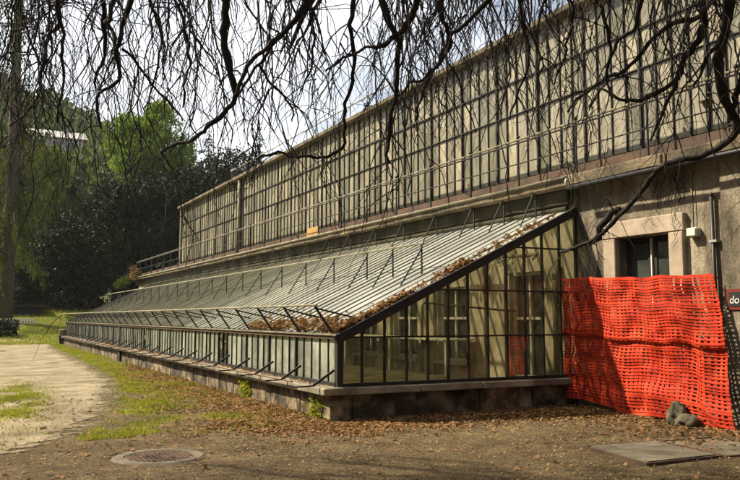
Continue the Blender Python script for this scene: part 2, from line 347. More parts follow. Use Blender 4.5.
# plinth blocks and sill slabs
y = YG - .02; k = 0
while y < YE:
    ln = random.uniform(.95, 1.5); y2 = min(y + ln, YE)
    if y2 - y > .2:
        dx = random.uniform(-.012, .012)
        link('plinth_block', bm_mesh(rough_block((4.735 + dx, y + .006, -.12), (5.08, y2 - .006, .365), .016, .2, .014, k), 'plinth_block', 'stone'), lean)
    y = y2; k += 1
y = YG - .12; k = 0
while y < YE:
    y2 = min(y + random.uniform(1.2, 1.5), YE + .1)
    link('sill_slab', bm_mesh(rough_block((4.60 + random.uniform(-.01, .01), y + .004, .368), (5.10, y2 - .004, ZS), .009, .3, .016, k + 50), 'sill_slab', 'sill'), lean)
    y = y2; k += 1
xs = [5.10, 6.2, 7.35, 8.4, XW - .01]
for i in range(4):
    link('plinth_block', bm_mesh(rough_block((xs[i] + .006, YG - .02, -.12), (xs[i + 1] - .006, YG + .3, .365), .014, .22, .014, i + 90), 'plinth_block', 'stone'), lean)
    link('sill_slab', bm_mesh(rough_block((xs[i] + .004, YG - .12, .368), (xs[i + 1] - .004, YG + .28, ZS - .004), .008, .3, .014, i + 130), 'sill_slab', 'sill'), lean)
# front glazing
fp = MB().box((-.003, .016, ZS + .05), (.003, PS - .016, ZE - .03)).mesh('front_pane', 'frontpane')
fb = MB().box((-.022, -.013, ZS + .05), (.022, .013, ZE - .02)).mesh('front_bar', 'iron')
fB = MB().box((-.035, -.024, ZS), (.035, .024, ZE - .02)).mesh('front_post', 'iron')
for i in range(NB):
    yy = YG + .03 + i * PS
    if i not in (17, 18, 43): link('front_pane', fp, lean, (XF + random.uniform(-.002, .002), yy, 0)).rotation_euler.z = random.uniform(-.012, .012)
    if i: link('front_post' if i % 4 == 1 and i > 1 else 'front_bar', fB if i % 4 == 1 and i > 1 else fb, lean, (XF, yy, 0))
MB().box((XF - .045, YG - .05, ZS + .001), (XF + .05, YG + .055, ZE + .02)).build('corner_post', 'iron', lean)
MB().box((XF - .03, YG + .06, ZS + .002), (XF + .03, YE, ZS + .06)).build('bottom_rail', 'iron', lean)
MB().box((XF - .05, YG + .06, ZE - .045), (XF + .045, YE, ZE + .005)).build('eaves_beam', 'rust', lean)
MB().box((XF - .075, YG - .06, ZE + .008), (XF - .052, YE, ZE + .034)).build('eaves_drip', 'barpaint', lean)
# roof: panes and bars run up the slope
n_ = Vector((-SL, 0, 1)).normalized()
x0, x1 = XF - .03, XW - .03
def slope_strip(y0, y1, up0, up1, xa=x0, xb=x1):
    mb = MB(); o = []
    for u in (up0, up1):
        for (xx, yy) in ((xa, y0), (xb, y0), (xb, y1), (xa, y1)): o.append((xx + n_.x * u, yy, zr(xx) + n_.z * u))
    mb.v = o; mb.f = [(0, 3, 2, 1), (4, 5, 6, 7), (0, 1, 5, 4), (1, 2, 6, 5), (2, 3, 7, 6), (3, 0, 4, 7)]; return mb
rpn = slope_strip(.014, PS - .014, .020, .025).mesh('roof_pane', 'roofpane')
rbr = slope_strip(-.026, .026, -.02, .036).mesh('roof_bar', 'iron')
for i in range(NB):
    yy = YG + .03 + i * PS
    link('roof_pane', rpn, lean, (0, yy, random.uniform(-.004, .004)))
    if i: link('roof_bar', rbr, lean, (0, yy + random.uniform(-.006, .006), random.uniform(-.004, .004)))
for yy in (YG - .035, YE - .02): slope_strip(yy - .03, yy + .05, -.09, .045, x0 - .05, x1 + .02).build('rake_rafter', 'iron', lean)
for xx in (6.4, 7.9): MB().beam((xx, YG + .06, zr(xx) - .05), (xx, YE - .1, zr(xx) - .05), .04, .05).build('purlin', 'iron', lean)
for i in range(4, NB, 8):
    yy = YG + .03 + i * PS; slope_strip(yy - .02, yy + .02, -.14, -.025, x0 + .08, x1).build('inner_rafter', 'iron', lean)
# gables (near and far)
NX = 12; GW = (XW - XF) / NX
for gy, near in ((YG, 1), (YE - .05, 0)):
    for r_, (za, zb) in enumerate(((ZS + .05, 1.20), (1.20, 1.93), (1.93, 2.66), (2.66, 3.6))):
        for i in range(NX):
            xa, xb = XF + i * GW + .014, XF + (i + 1) * GW - .014
            ta, tb = min(zb - .012, zr(xa) - .06), min(zb - .012, zr(xb) - .06); lo = za + .012
            if tb - lo < .03: continue
            if not near and (i % 1 or r_ > 3): continue
            mb = MB(); tk = .003
            xl = xa
            if ta < lo: xl = XF + (lo + .06 - ZE) / SL; ta = lo
            prof = [(xl, lo), (xb, lo), (xb, tb), (xl, ta)]
            if tb >= zb - .0121 and ta < zb - .0121 and ta >= lo:      # the rake cuts a corner
                xc = XF + (zb - .012 + .06 - ZE) / SL; prof = [(xl, lo), (xb, lo), (xb, zb - .012), (xc, zb - .012), (xl, ta)]
            n2 = len(prof); mb.v = [(p[0], gy - tk, p[1]) for p in prof] + [(p[0], gy + tk, p[1]) for p in prof]
            mb.f = [tuple(range(n2)), tuple(range(2 * n2 - 1, n2 - 1, -1))] + [(j, j + n2, (j + 1) % n2 + n2, (j + 1) % n2) for j in range(n2)]
            mb.build('gable_pane', 'gablepane', lean)
    for i in range(1, NX + 1):
        xx = XF + i * GW - (.02 if i == NX else 0)
        MB().box((xx - .012, gy - .028, ZS), (xx + .012, gy + .028, zr(xx) - .05)).build('gable_bar', 'iron', lean)
    for za in (ZS + .025, 1.20, 1.93, 2.66):
        xa = XF if za <= 1.2 else XF + (za + .06 - ZE) / SL
        MB().box((xa, gy - .022, za - (.025 if za < 1 else .013)), (XW - .02, gy + .022, za + (.025 if za < 1 else .013))).build('gable_rail', 'iron', lean)
# shading brackets and rails above the roof (three rows), struts on the sill
def instance_rows(name, mb, ys, mat):
    me = mb.mesh(name, mat)
    for yy in ys: link(name, me, lean, (0, yy, 0))
ysl = [10.88 + 1.305 * i for i in range(28) if 10.88 + 1.305 * i < YE]
instance_rows('eaves_bracket', MB().beam((4.90, 0, 1.25), (4.60, 0, 1.66), .03, .024, (0, 1, 0)).beam((4.62, 0, 1.63), (5.36, 0, 1.47), .024, .02, (0, 1, 0)), ysl, 'iron')
MB().tube([(4.60, 10.8, 1.675), (4.60, YE + .3, 1.675)], .019, 6).build('eaves_shade_rail', 'barpaint', lean)
ysm = [11.72, 12.76, 13.82] + [15.39 + 1.575 * i for i in range(20)]
instance_rows('slope_bracket', MB().beam((6.95, 0, 2.21), (6.95, 0, 2.75), .026, .022).beam((6.95, 0, 2.68), (6.53, 0, 2.03), .022, .018, (0, 1, 0)), [q for q in ysm if q < YE], 'iron')
MB().tube([(6.95, 11.65, 2.765), (6.95, YE + .2, 2.765)], .021, 6).build('slope_shade_rail', 'barpaint', lean)
yst = [11.42, 12.38, 13.4] + [14.85 + 1.47 * i for i in range(22)]
instance_rows('ridge_bracket', MB().beam((9.2, 0, 3.27), (9.2, 0, 3.84), .028, .022).beam((9.19, 0, 3.80), (8.84, 0, 3.12), .022, .018, (0, 1, 0)), [q for q in yst if q < YE], 'iron')
MB().beam((4.75, 0, .70), (4.66, 0, .50), .01, .01)
instance_rows('sill_strut', MB().beam((4.85, 0, .72), (4.52, 0, .512), .034, .028, (0, 1, 0)).beam((4.55, 0, .507), (4.28, .10, .490), .034, .02), [10.72 + 1.30 * i for i in range(27)], 'iron')
MB().tube([(4.53, 11.6, .50), (4.53, YE, .50)], .013, 6).build('sill_pipe', 'rust', lean)
MB().tube([(9.33, YG + .1, 3.40), (9.33, YE, 3.40)], .045, 8).build('ridge_flashing', 'moss', lean)
# dark stone post closing the far end, drain box in the plinth
link('end_post', bm_mesh(rough_block((4.52, YE + .15, -.1), (4.95, YE + .5, .85), .02, .2, .03, 7), 'end_post', 'stone'), lean)
MB().box((4.66, 27.9, 0), (4.74, 28.35, .36)).build('drain_box', 'iron', lean)
link('planting_bed', bm_mesh(rough_block((5.10, YG + .32, -.05), (8.7, YE - .2, .30), .05, .6, .02, 3), 'planting_bed', 'soil'), lean)

# ------------------------------------------------------------------ long masonry building with the glazed upper storey
bld = thing('orangery_building', 'tall old building with stained plaster wall below and whitewashed glazed upper storey', 'building')
YU = 40.2; ZT = 3.74; YN, YF = 3.0, 50.2; TH = .45
DY0, DY1, DZ = 8.50, 9.60, 2.77
wins = [(11.55, 12.55, .35, 2.35)] + [(14.05 + 2.05 * i, 15.2 + 2.05 * i, .55, 2.15) for i in range(15)]
ops = [(DY0, DY1, -.1, DZ), None] + [w for w in wins]
def wallbox(y0, y1, z0, z1, x0_=XW):
    bm = rough_block((x0_, y0, z0), (XW + TH, y1, z1), .012, .45, .002, 11); return link('wall', bm_mesh(bm, 'wall', 'lit_cream' if y0 >= YG - .05 else 'plaster'), bld)
yc = 7.55
for op in ops:
    if op is None: wallbox(yc, YG, -.1, ZT); yc = YG; continue
    (a, b_, z0, z1) = op; wallbox(yc, a, -.1, ZT)
    if z0 > 0: wallbox(a, b_, -.1, z0)
    wallbox(a, b_, z1, ZT); yc = b_
wallbox(yc, YF, -.1, ZT)
pw = wallbox(YN, 7.55, -.1, ZT, XW - .085); pw.name = 'wall_pier'
MB().box((XW + TH + 3.5, YN, -.1), (XW + TH + 3.6, YU + .1, 7.0)).build('rear_wall', 'plaster', bld)
MB().box((XW + TH, YU - .2, -.1), (XW + TH + 3.5, YU + .1, 7.0)).build('end_wall', 'plaster', bld)
MB().box((XW + TH, YN, -.1), (XW + TH + 3.5, YN + .3, 7.0)).build('end_wall', 'plaster', bld)
MB().box((XW + TH, YN + .3, 3.5), (XW + TH + 3.5, YU - .3, 3.7)).build('upper_floor', 'concrete', bld)
# windows of the lower wall, seen through the lean-to
for (a, b_, z0, z1) in wins:
    wn = MB(); xx = XW + .10; fw_ = .06
    wn.box((xx, a, z0), (xx + .06, a + fw_, z1)).box((xx, b_ - fw_, z0), (xx + .06, b_, z1)).box((xx, a + fw_, z0), (xx + .06, b_ - fw_, z0 + fw_)).box((xx, a + fw_, z1 - fw_), (xx + .06, b_ - fw_, z1))
    wn.box((xx + .005, (a + b_) / 2 - .025, z0 + fw_), (xx + .055, (a + b_) / 2 + .025, z1 - fw_)).box((xx + .008, a + fw_, 1.45), (xx + .05, (a + b_) / 2 - .026, 1.50)).box((xx + .008, (a + b_) / 2 + .026, 1.45), (xx + .05, b_ - fw_, 1.50))
    w = wn.build('window', 'white', bld)
    MB().box((xx + .065, a, z0), (xx + .075, b_, z1)).build('window_pane', 'darkglass', w)
    MB().box((XW - .09, a - .08, z0 - .07), (XW + .10, b_ + .08, z0 - .002)).build('window_sill', 'white', w)
    MB().box((xx + .25, a - .2, z0 - .2), (xx + .27, b_ + .2, z1 + .2)).build('window_shutter', 'darkwood', w)
for yy in [12.62, 13.3] + [15.27 + 2.05 * i for i in range(14)]:
    link('pilaster', bm_mesh(rough_block((XW - .07, yy, 0), (XW - .002, yy + .52, 2.55), .01, .4, .01, int(yy * 7)), 'pilaster', 'lit_cream'), bld)
MB().tube([(9.28, 11.0, .3), (9.28, 11.0, 1.9), (9.3, 11.03, 2.25), (9.38, 11.06, 2.4)], .07, 10).build('inner_downpipe', 'barpaint', bld, True)
MB().tube([(9.1, 15.35, .3), (9.1, 15.35, 1.75), (9.2, 15.35, 1.86)], .035, 8).build('inner_downpipe', 'barpaint', bld, True)
# door with granite surround
sur = part_empty('door_surround', bld)
link('jamb', bm_mesh(rough_block((XW - .09, DY1, 0), (XW + .25, DY1 + .27, DZ - .004), .005, .3, .012, 1), 'jamb', 'pinkstone'), sur)
link('jamb', bm_mesh(rough_block((XW - .09, DY0 - .27, 0), (XW + .25, DY0, DZ - .004), .005, .3, .012, 2), 'jamb', 'pinkstone'), sur)
link('lintel', bm_mesh(rough_block((XW - .095, DY0 - .30, DZ), (XW + .25, DY1 + .30, DZ + .27), .006, .3, .014, 3), 'lintel', 'pinkstone'), sur)
dr = part_empty('door', bld)
for (a, b_) in ((DY0 + .01, 9.03), (9.06, DY1 - .01)):
    lf = MB(); xx = XW + .16
    lf.box((xx, a, .02), (xx + .05, a + .07, DZ - .02)).box((xx, b_ - .07, .02), (xx + .05, b_, DZ - .02)).box((xx, a + .07, .02), (xx + .05, b_ - .07, .8)).box((xx, a + .07, DZ - .1), (xx + .05, b_ - .07, DZ - .02))
    lo = lf.build('door_leaf', 'darkwood', dr); MB().box((xx + .02, a + .07, .8), (xx + .03, b_ - .07, DZ - .1)).build('door_glass', 'darkglass', lo)
MB().box((XW + .13, 9.036, .02), (XW + .19, 9.056, DZ - .03)).build('meeting_stile', 'white', dr)
# cornice, mossy band, gutter
y = YN; k = 0
while y < YF:
    y2 = min(y + random.uniform(1.5, 2.3), YF)
    link('cornice_block', bm_mesh(rough_block((9.10 + random.uniform(-.01, .01), y + .004, ZT + .002), (9.85, y2 - .004, 3.93), .018, .3, .02, k + 200), 'cornice_block', 'cornice'), bld); y = y2; k += 1
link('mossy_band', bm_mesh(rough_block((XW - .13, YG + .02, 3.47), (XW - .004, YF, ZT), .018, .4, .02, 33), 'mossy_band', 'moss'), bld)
gt = MB().tube([(9.075, 10.46, 3.885), (9.075, 20, 3.888), (9.075, 49.6, 3.885)], .032, 10).build('gutter', 'barpaint', bld, True)
MB().tube([(9.07, YN, 3.70), (9.07, 10.4, 3.70)], .035, 8).build('gutter_pipe', 'black', bld, True)
MB().tube([(9.07, 10.42, 3.86), (9.03, 10.40, 3.80), (9.05, 10.38, 3.72), (9.09, 10.38, 3.70)], .02, 6).build('gutter_hook', 'galv', bld, True)
# upper glazed wall
XU = 9.62; UZ = [4.20, 5.53, 6.21, 7.02]; YU = 40.2; Y0U = 6.6
nU = int((YU - Y0U) / PS)
MB().box((XU - .11, YN, 3.935), (XU + .08, YF - .3, 4.17)).build('sill_beam', 'rust', bld)
for r_ in range(3):
    me = MB().box((-.003, .014, UZ[r_] + .02), (.003, PS - .014, UZ[r_ + 1] - .02)).mesh('upper_pane', 'upperpane')
    for i in range(nU + 1): link('upper_pane', me, bld, (XU + random.uniform(-.003, .003), Y0U + i * PS, 0)).rotation_euler.z = random.uniform(-.008, .008)
mu1 = MB().box((-.03, -.011, 4.17), (.03, .011, 7.0)).mesh('upper_mullion', 'iron'); mu2 = MB().box((-.045, -.02, 4.17), (.03, .02, 7.02)).mesh('upper_post', 'iron')
for i in range(nU + 2): link('upper_post' if i % 4 == 0 else 'upper_mullion', mu2 if i % 4 == 0 else mu1, bld, (XU, Y0U + i * PS, 0))
MB().box((XU - .02, YN, 4.172), (XU + .02, Y0U - .03, 7.0)).build('near_panel', 'upperpane', bld)
for z_, h_, m_ in ((4.185, .03, 'rust'), (5.53, .013, 'iron'), (6.21, .024, 'iron')): MB().box((XU - .042, Y0U - .02, z_ - h_), (XU + .022, YU, z_ + h_ * .3)).build('transom', m_, bld)
link('coping', bm_mesh(rough_block((XU - .22, YN, 7.02), (XU + .2, YU + .15, 7.13), .012, .5, .01, 70), 'coping', 'cornice'), bld)
MB().box((XU - .08, YU + .01, 3.94), (XU + .12, YU + .16, 7.02)).build('end_post', 'barpaint', bld)
mb = MB(); mb.v = [(XU - .1, YN, 7.14), (XU - .1, YU + .1, 7.14), (XU + 3.9, YU + .1, 7.45), (XU + 3.9, YN, 7.45)] + [(XU - .1, YN, 7.2), (XU - .1, YU + .1, 7.2), (XU + 3.9, YU + .1, 7.52), (XU + 3.9, YN, 7.52)]
mb.f = [(0, 1, 2, 3), (7, 6, 5, 4), (0, 4, 5, 1), (1, 5, 6, 2), (2, 6, 7, 3), (3, 7, 4, 0)]; mb.build('roof', 'concrete', bld)
MB().tube([(XU - .1, 30.3, 3.95), (XU - .1, 30.3, 7.0)], .07, 8).build('downpipe', 'barpaint', bld, True)

# railing along the cornice
rl = thing('terrace_railing', 'slim iron railing with ball finials along the ledge below the upper glazing', 'railing')
pm = MB().tube([(0, 0, 3.93), (0, 0, 4.86)], .021, 6).box((-.05, -.05, 3.93), (.05, .05, 3.95)).mesh('post', 'iron'); fm = MB().ball((0, 0, 4.90), .036).mesh('finial', 'iron', True)
def spiral(cx, cz, r, turns, a0, sgn=1, n=22):
    return [(0, cx + sgn * (r * (1 - .82 * i / n)) * math.cos(a0 + turns * 2 * math.pi * i / n), cz + (r * (1 - .82 * i / n)) * math.sin(a0 + turns * 2 * math.pi * i / n)) for i in range(n + 1)]
scr = MB().tube(spiral(.11, 4.05, .095, 1.4, 0), .011, 5).tube(spiral(.03, 4.22, .06, 1.2, -1.6), .009, 5).mesh('scroll', 'iron', True)
yy = 10.3 - 1.6 * 4; i = 0
while yy < 50.3:
    p = link('post', pm, rl, (9.2, yy, 0)); link('finial', fm, p, (0, 0, 0))
    if i % 2 == 0: link('scroll', scr, rl, (9.2, yy, 0))
    yy += 1.6 if yy < 10.2 or True else 0; i += 1
for z_, r_ in ((4.79, .016), (4.85, .021), (4.39, .012)): MB().tube([(9.2, 3.2, z_), (9.2, 50.0, z_)], r_, 6).build('rail', 'barpaint' if z_ > 4.84 else 'iron', rl)
# railing on the roof edge, far back
rr = thing('roof_railing', 'pale double-bar railing standing on the roof edge behind the hanging branches', 'railing')
for yy in np.arange(17.5, 33, 1.7): MB().tube([(9.95, yy, 7.15), (9.95, yy, 7.78)], .016, 5).build('post', 'barpaint', rr)
for z_ in (7.42, 7.78): MB().tube([(9.95, 17.4, z_), (9.95, 32.9, z_)], .018, 5).build('rail', 'barpaint', rr)

# ------------------------------------------------------------------ small things on the wall
jb = thing('junction_box', 'small pale junction box on the plaster wall right of the doorway', 'junction box')
bm = rough_block((XW - .115, 7.96, 2.66), (XW - .005, 8.14, 2.79), .002, .2, .012); link('housing', bm_mesh(bm, 'housing', 'white'), jb)
MB().box((XW - .122, 7.975, 2.675), (XW - .113, 8.125, 2.775)).build('lid', 'white', jb); MB().tube([(XW - .04, 8.06, 2.79), (XW - .03, 8.06, 3.6)], .008, 5).build('cable', 'black', jb)
pp = thing('wall_pipe', 'thin black vertical pipe on the wall above the right end of the net', 'pipe')
MB().tube([(XW - .05, 7.72, 0), (XW - .05, 7.73, 3.22)], .028, 8).build('tube', 'black', pp, True)
MB().ball((XW - .05, 7.73, 3.23), .036).build('cap', 'black', pp, True)
for z_ in (.7, 2.55): MB().box((XW - .09, 7.64, z_), (XW - .001, 7.77, z_ + .035)).build('bracket', 'galv', pp)
sg = thing('wall_sign', 'small dark red sign with white letters do at the right edge of the wall', 'sign')
MB().box((XW - .105, 7.13, 1.60), (XW - .09, 7.50, 1.88)).build('board', 'red', sg); MB().box((XW - .110, 7.17, 1.64), (XW - .106, 7.46, 1.84)).build('panel', 'black', sg)
tx = bpy.data.curves.new('lettering', 'FONT'); tx.body = 'do'; tx.size = .15; tx.shear = .15; tx.extrude = .002; tx.align_x = 'CENTER'
to = bpy.data.objects.new('lettering', tx); COL.objects.link(to); to.rotation_euler = (math.pi / 2, 0, -math.pi / 2); to.location = (XW - .113, 7.375, 1.685)
bpy.context.view_layer.update(); me = bpy.data.meshes.new_from_object(to); bpy.data.objects.remove(to)
me.materials.clear(); me.materials.append(MT['white']); lo = link('lettering', me, sg); lo.rotation_euler = (math.pi / 2, 0, -math.pi / 2); lo.location = (XW - .113, 7.375, 1.685)
lm = thing('wall_lamp', 'small metal outdoor lamp on a scrolled bracket near the thick bough', 'lamp')
MB().tube([(9.2, 7.1, 3.95), (9.15, 7.2, 4.3), (9.1, 7.35, 4.58), (9.1, 7.48, 4.62), (9.1, 7.52, 4.56)], .014, 6).build('bracket', 'iron', lm, True)
MB().tube([(9.1, 7.52, 4.58), (9.1, 7.52, 4.54), (9.1, 7.52, 4.50)], [.02, .06, .105], 14).build('shade', 'barpaint', lm, True)
MB().ball((9.1, 7.52, 4.46), .05).build('globe', 'barpaint', lm, True)
yb = thing('ochre_board', 'ochre yellow board leaning on the ledge behind the railing midway along', 'board')
link('plank', bm_mesh(rough_block((9.28, 21.75, 3.94), (9.33, 22.6, 4.22), .004, .3, .008), 'plank', 'yellow'), yb); MB().box((9.262, 21.8, 4.05), (9.278, 22.55, 4.09)).build('batten', 'yellow', yb)

# ------------------------------------------------------------------ orange barrier net
net = thing('barrier_net', 'bright orange plastic barrier netting hung over the doorway and wall', 'barrier net')
NU, NV = 38, 52
def netp(u, v):
    """u 0 (far, left) .. 1 (near, right); v 0 bottom .. 1 top"""
    yl = 10.66 + .05 * math.sin(v * 9); yr = 7.22 + .42 * max(v, 0) ** .8 + .03 * math.sin(v * 7)
    y_ = yl + (yr - yl) * u
    zt_ = 2.14 - .08 * u + .008 * math.sin(u * 9) ; zb = .15 - .17 * u + .025 * math.sin(u * 11)
    z_ = zb + (zt_ - zb) * v
    nn = Vector((u * 5.5, v * 2.2, .3))
    x_ = 9.27 - .12 * (1 - v) - .08 * (mnoise.noise(nn) + .3) - .026 * math.sin(u * 33 + 2.6 * math.sin(v * 4) + 3 * mnoise.noise(nn)) * (.3 + .7 * (1 - v)) - .045 * mnoise.noise(Vector((u * 14, v * 9, 2)))
    if v > .53: x_ -= .03
    diag = math.exp(-((u - .80 - .16 * (1 - v)) / .05) ** 2) * sstep(.35, .9, v); x_ -= .10 * diag
    x_ -= .10 * math.exp(-((v - .30 + .25 * u) / .12) ** 2) * sstep(.3, .7, u)
    return Vector((min(x_, 9.31), y_ + .015 * mnoise.noise(Vector((u * 20, v * 20, 5))), z_ + .012 * math.sin(u * 24 + v * 3) + .01 * mnoise.noise(Vector((u * 12, v * 12, 9)))))
def netpanel(v0, v1, off, nv):
    mb = MB(); hw = .33 / NU; hh = .29 / nv
    def strip(pts):
        o = len(mb.v)
        for a, b_ in pts: mb.v.append(tuple(a)); mb.v.append(tuple(b_))
        for i in range(len(pts) - 1): mb.f.append((o + 2 * i, o + 2 * i + 1, o + 2 * i + 3, o + 2 * i + 2))
    O = Vector((-off, 0, 0))
    for i in range(NU + 1):
        u = i / NU + random.gauss(0, .0022); h2 = hw * random.uniform(.6, 1.2)
        strip([(netp(max(0, u - h2), v0 + (v1 - v0) * j / (nv * 2)) + O, netp(min(1.02, u + h2), v0 + (v1 - v0) * j / (nv * 2)) + O) for j in range(nv * 2 + 1)])
    for j in range(nv + 1):
        v = v0 + (v1 - v0) * j / nv + (random.gauss(0, .0022) if 0 < j < nv else 0); h2 = hh * (v1 - v0) * random.uniform(.6, 1.15) * (1.7 if j in (0, nv) else 1); e = random.uniform(0, .022)
        strip([(netp(-e + (1.01 + e) * i / (NU * 2), v - h2) + O * 1.0 + Vector((-.004, 0, 0)), netp(-e + (1.01 + e) * i / (NU * 2), v + h2) + O + Vector((-.004, 0, 0))) for i in range(NU * 2 + 1)])
    o = mb.build('net_panel', 'orange', net); md = o.modifiers.new('thick', 'SOLIDIFY'); md.thickness = .004; return o
netpanel(0, .57, 0, 24); netpanel(.535, 1.0, .03, 20)
for u in (.02, .3, .62, .97):
    p = netp(u, .995); MB().tube([(XW - .003, p.y, p.z + .02), (p.x - .02, p.y, p.z - .005)], .008, 5).build('fixing_nail', 'iron', net)

# ------------------------------------------------------------------ ground things: covers, rocks
mh = thing('manhole_cover', 'round iron manhole cover in a pale concrete ring set in the gravel', 'manhole cover')
mc = Vector((1.90, 8.74, gz(1.9, 8.74)))
ring = MB(); n = 48
for (r_, z_) in ((.36, .0), (.365, .016), (.46, .017), (.53, -.03)):
    for j in range(n):
        a = 2 * math.pi * j / n; k = 1 + .02 * mnoise.noise(Vector((math.cos(a) * 3, math.sin(a) * 3, r_)))
        ring.v.append((mc.x + r_ * k * math.cos(a), mc.y + r_ * k * math.sin(a), mc.z + z_))
for i in range(3):
    for j in range(n): ring.f.append((i * n + j, i * n + (j + 1) % n, (i + 1) * n + (j + 1) % n, (i + 1) * n + j))
ring.build('concrete_ring', 'pitstone', mh)
MB().tube([(mc.x, mc.y, mc.z - .03), (mc.x, mc.y, mc.z + .011)], .358, 40).build('lid', 'rust', mh)
studs = MB()
for i in range(-7, 8):
    for j in range(-7, 8):
        x_, y_ = i * .052, j * .052
        if x_ * x_ + y_ * y_ < .335 ** 2: studs.box((mc.x + x_ - .016, mc.y + y_ - .016, mc.z + .0115), (mc.x + x_ + .016, mc.y + y_ + .016, mc.z + .018))
studs.build('tread_pattern', 'rust', mh)['kind'] = 'stuff'
def slab(name, label, pts, h, group):
    o = thing(name, label, 'slab', group)
    cx = sum(p[0] for p in pts) / 4; cy = sum(p[1] for p in pts) / 4
    bm = bmesh.new(); z0 = gz(cx, cy)
    vs = [bm.verts.new((p[0], p[1], z0 - .06)) for p in pts]; fc = bm.faces.new(vs)
    ex = bmesh.ops.extrude_face_region(bm, geom=[fc]); 
    for v_ in ex['geom']:
        if isinstance(v_, bmesh.types.BMVert): v_.co.z = z0 + h
    bmesh.ops.recalc_face_normals(bm, faces=bm.faces); bmesh.ops.bevel(bm, geom=list(bm.edges), offset=.012, segments=2, affect='EDGES')
    link('slab_body', bm_mesh(bm, 'slab_body', 'pitstone'), o)
    fr = MB()
    for i in range(4):
        a = Vector((*pts[i], z0 + h * .3)); b2 = Vector((*pts[(i + 1) % 4], z0 + h * .3)); c0 = Vector((cx, cy, z0 + h * .3))
        a += (a - c0).normalized() * .05; b2 += (b2 - c0).normalized() * .05; fr.beam(a, b2, .02, .04)
    fr.build('edge_frame', 'rust', o)
slab('pit_cover', 'square concrete pit cover in the ground before the net, left of the pair', [(6.40, 7.08), (6.23, 6.04), (7.22, 6.02), (7.36, 7.02)], .035, 'concrete pit covers')
slab('pit_cover', 'concrete pit cover cut by the right edge of the picture', [(7.50, 7.0), (7.36, 6.0), (8.3, 5.9), (8.5, 6.9)], .02, 'concrete pit covers')
def rock(c, r, sc, label):
    bm = bmesh.new(); bmesh.ops.create_icosphere(bm, subdivisions=4, radius=1)
    for v_ in bm.verts:
        d = v_.co.normalized(); k = 1 + .35 * mnoise.noise(d * 1.3 + Vector(c)) + .30 * abs(mnoise.noise(d * 2.6 + Vector(c))) + .10 * mnoise.noise(d * 5 + Vector(c)) + .05 * mnoise.noise(d * 13)
        v_.co = Vector((d.x * r * sc[0] * k + c[0], d.y * r * sc[1] * k + c[1], d.z * r * sc[2] * k + c[2]))
    o = tag(link('rock', bm_mesh(bm, 'rock', 'rock', True)), label, 'rock', 'rocks at the foot of the net'); return o
rock((8.93, 8.08, .10), .16, (.85, .8, 1.25), 'taller mossy rock leaning against the foot of the orange net')
rock((8.88, 7.86, .05), .15, (1.1, 1, .75), 'lower rounded rock beside the mossy one at the net')

# ------------------------------------------------------------------ inside the lean-to
bn = thing('plant_bench', 'pale slatted plant bench along the back wall inside the greenhouse', 'bench')
for i in range(5): MB().box((8.65 + i * .135, 13.6, 1.02), (8.765 + i * .135, 26, 1.05)).build('slat', 'white', bn)
for yy in np.arange(13.7, 26, 2.4):
    for xx in (8.7, 9.25): MB().box((xx - .025, yy, .25), (xx + .025, yy + .05, 1.0195)).build('leg', 'white', bn)
rg = thing('torn_shade_cloth', 'torn pale cloth hanging from a pole inside the glazed gable', 'cloth')
MB().tube([(8.95, 11.1, 2.60), (8.95, 14.6, 2.68)], .035, 8).build('pole', 'barpaint', rg)
cl = MB()
for i in range(26):
    y_ = 11.15 + i * .13; 
    if random.random() < .2: continue
    ln = random.choice([.12, .2, .3, .45]) * random.uniform(.7, 1.3); w_ = random.uniform(.05, .12); dx = random.uniform(-.06, .06)
    o = len(cl.v)
    for k in range(5): 
        q = k / 4; sw = .03 * math.sin(q * 3 + i); ww = w_ * (1 - .5 * q * random.random())
        cl.v += [(8.93 + dx * q + sw, y_ - ww / 2, 2.60 - ln * q), (8.93 + dx * q - sw, y_ + ww / 2, 2.60 - ln * q)]
    for k in range(4): cl.f.append((o + 2 * k, o + 2 * k + 1, o + 2 * k + 3, o + 2 * k + 2))
o = cl.build('rag', 'cloth', rg); md = o.modifiers.new('t', 'SOLIDIFY'); md.thickness = .004
ip = tag(MB().tube([(8.6, 11.3, 1.60), (8.0, 13.4, 1.78)], .02, 8).build('loose_pole', 'iron'), 'thin dark pole slanting inside the glazed gable', 'pole')
sn = thing('orange_mesh_patch', 'patch of orange mesh inside the gable before the dark opening', 'net scrap')  # crossed orange strips forming a small mesh patch behind the gable glass
mb = MB()
for i in range(8): mb.beam((9.15, 11.75 + i * .07, .42), (9.2, 11.72 + i * .075, 1.15), .018, .005, (1, 0, 0))
for j in range(12): mb.beam((9.145 + j * .004, 11.72, .45 + j * .06), (9.15 + j * .004, 12.28, .45 + j * .06 + random.uniform(-.02, .02)), .014, .005, (1, 0, 0))
mb.build('net_panel', 'orange', sn)

# ------------------------------------------------------------------ leaf litter, grass
def scatter_leaves(name, pts, size, mat, label, lift=.012, tilt=.45):
    n = len(pts); a = rng.uniform(0, 2 * math.pi, n); s = size * rng.uniform(.35, 1.5, n)
    ax = np.stack([np.cos(a) * s * .6, np.sin(a) * s * .6, rng.normal(0, tilt, n) * s * .5], 1)
    ay = np.stack([-np.sin(a) * s, np.cos(a) * s, rng.normal(0, tilt, n) * s * .6], 1)
    c = np.array(pts); c[:, 2] += lift + rng.uniform(0, .015, n)
    o = quads(name, c, ax, ay, mat, None, .35); return tag(o, label, 'leaves', kind='stuff')
def edge_x(y):
    for (a, b_) in zip(EDGE[:-1], EDGE[1:]):
        if b_[1] <= y <= a[1]: return b_[0] + (a[0] - b_[0]) * (y - b_[1]) / (a[1] - b_[1])
    return EDGE[0][0] if y > 40 else 1
pts = []; bits = []
def drop(x, y, z=None): pts.append((x, y, gz(x, y) if z is None else z))
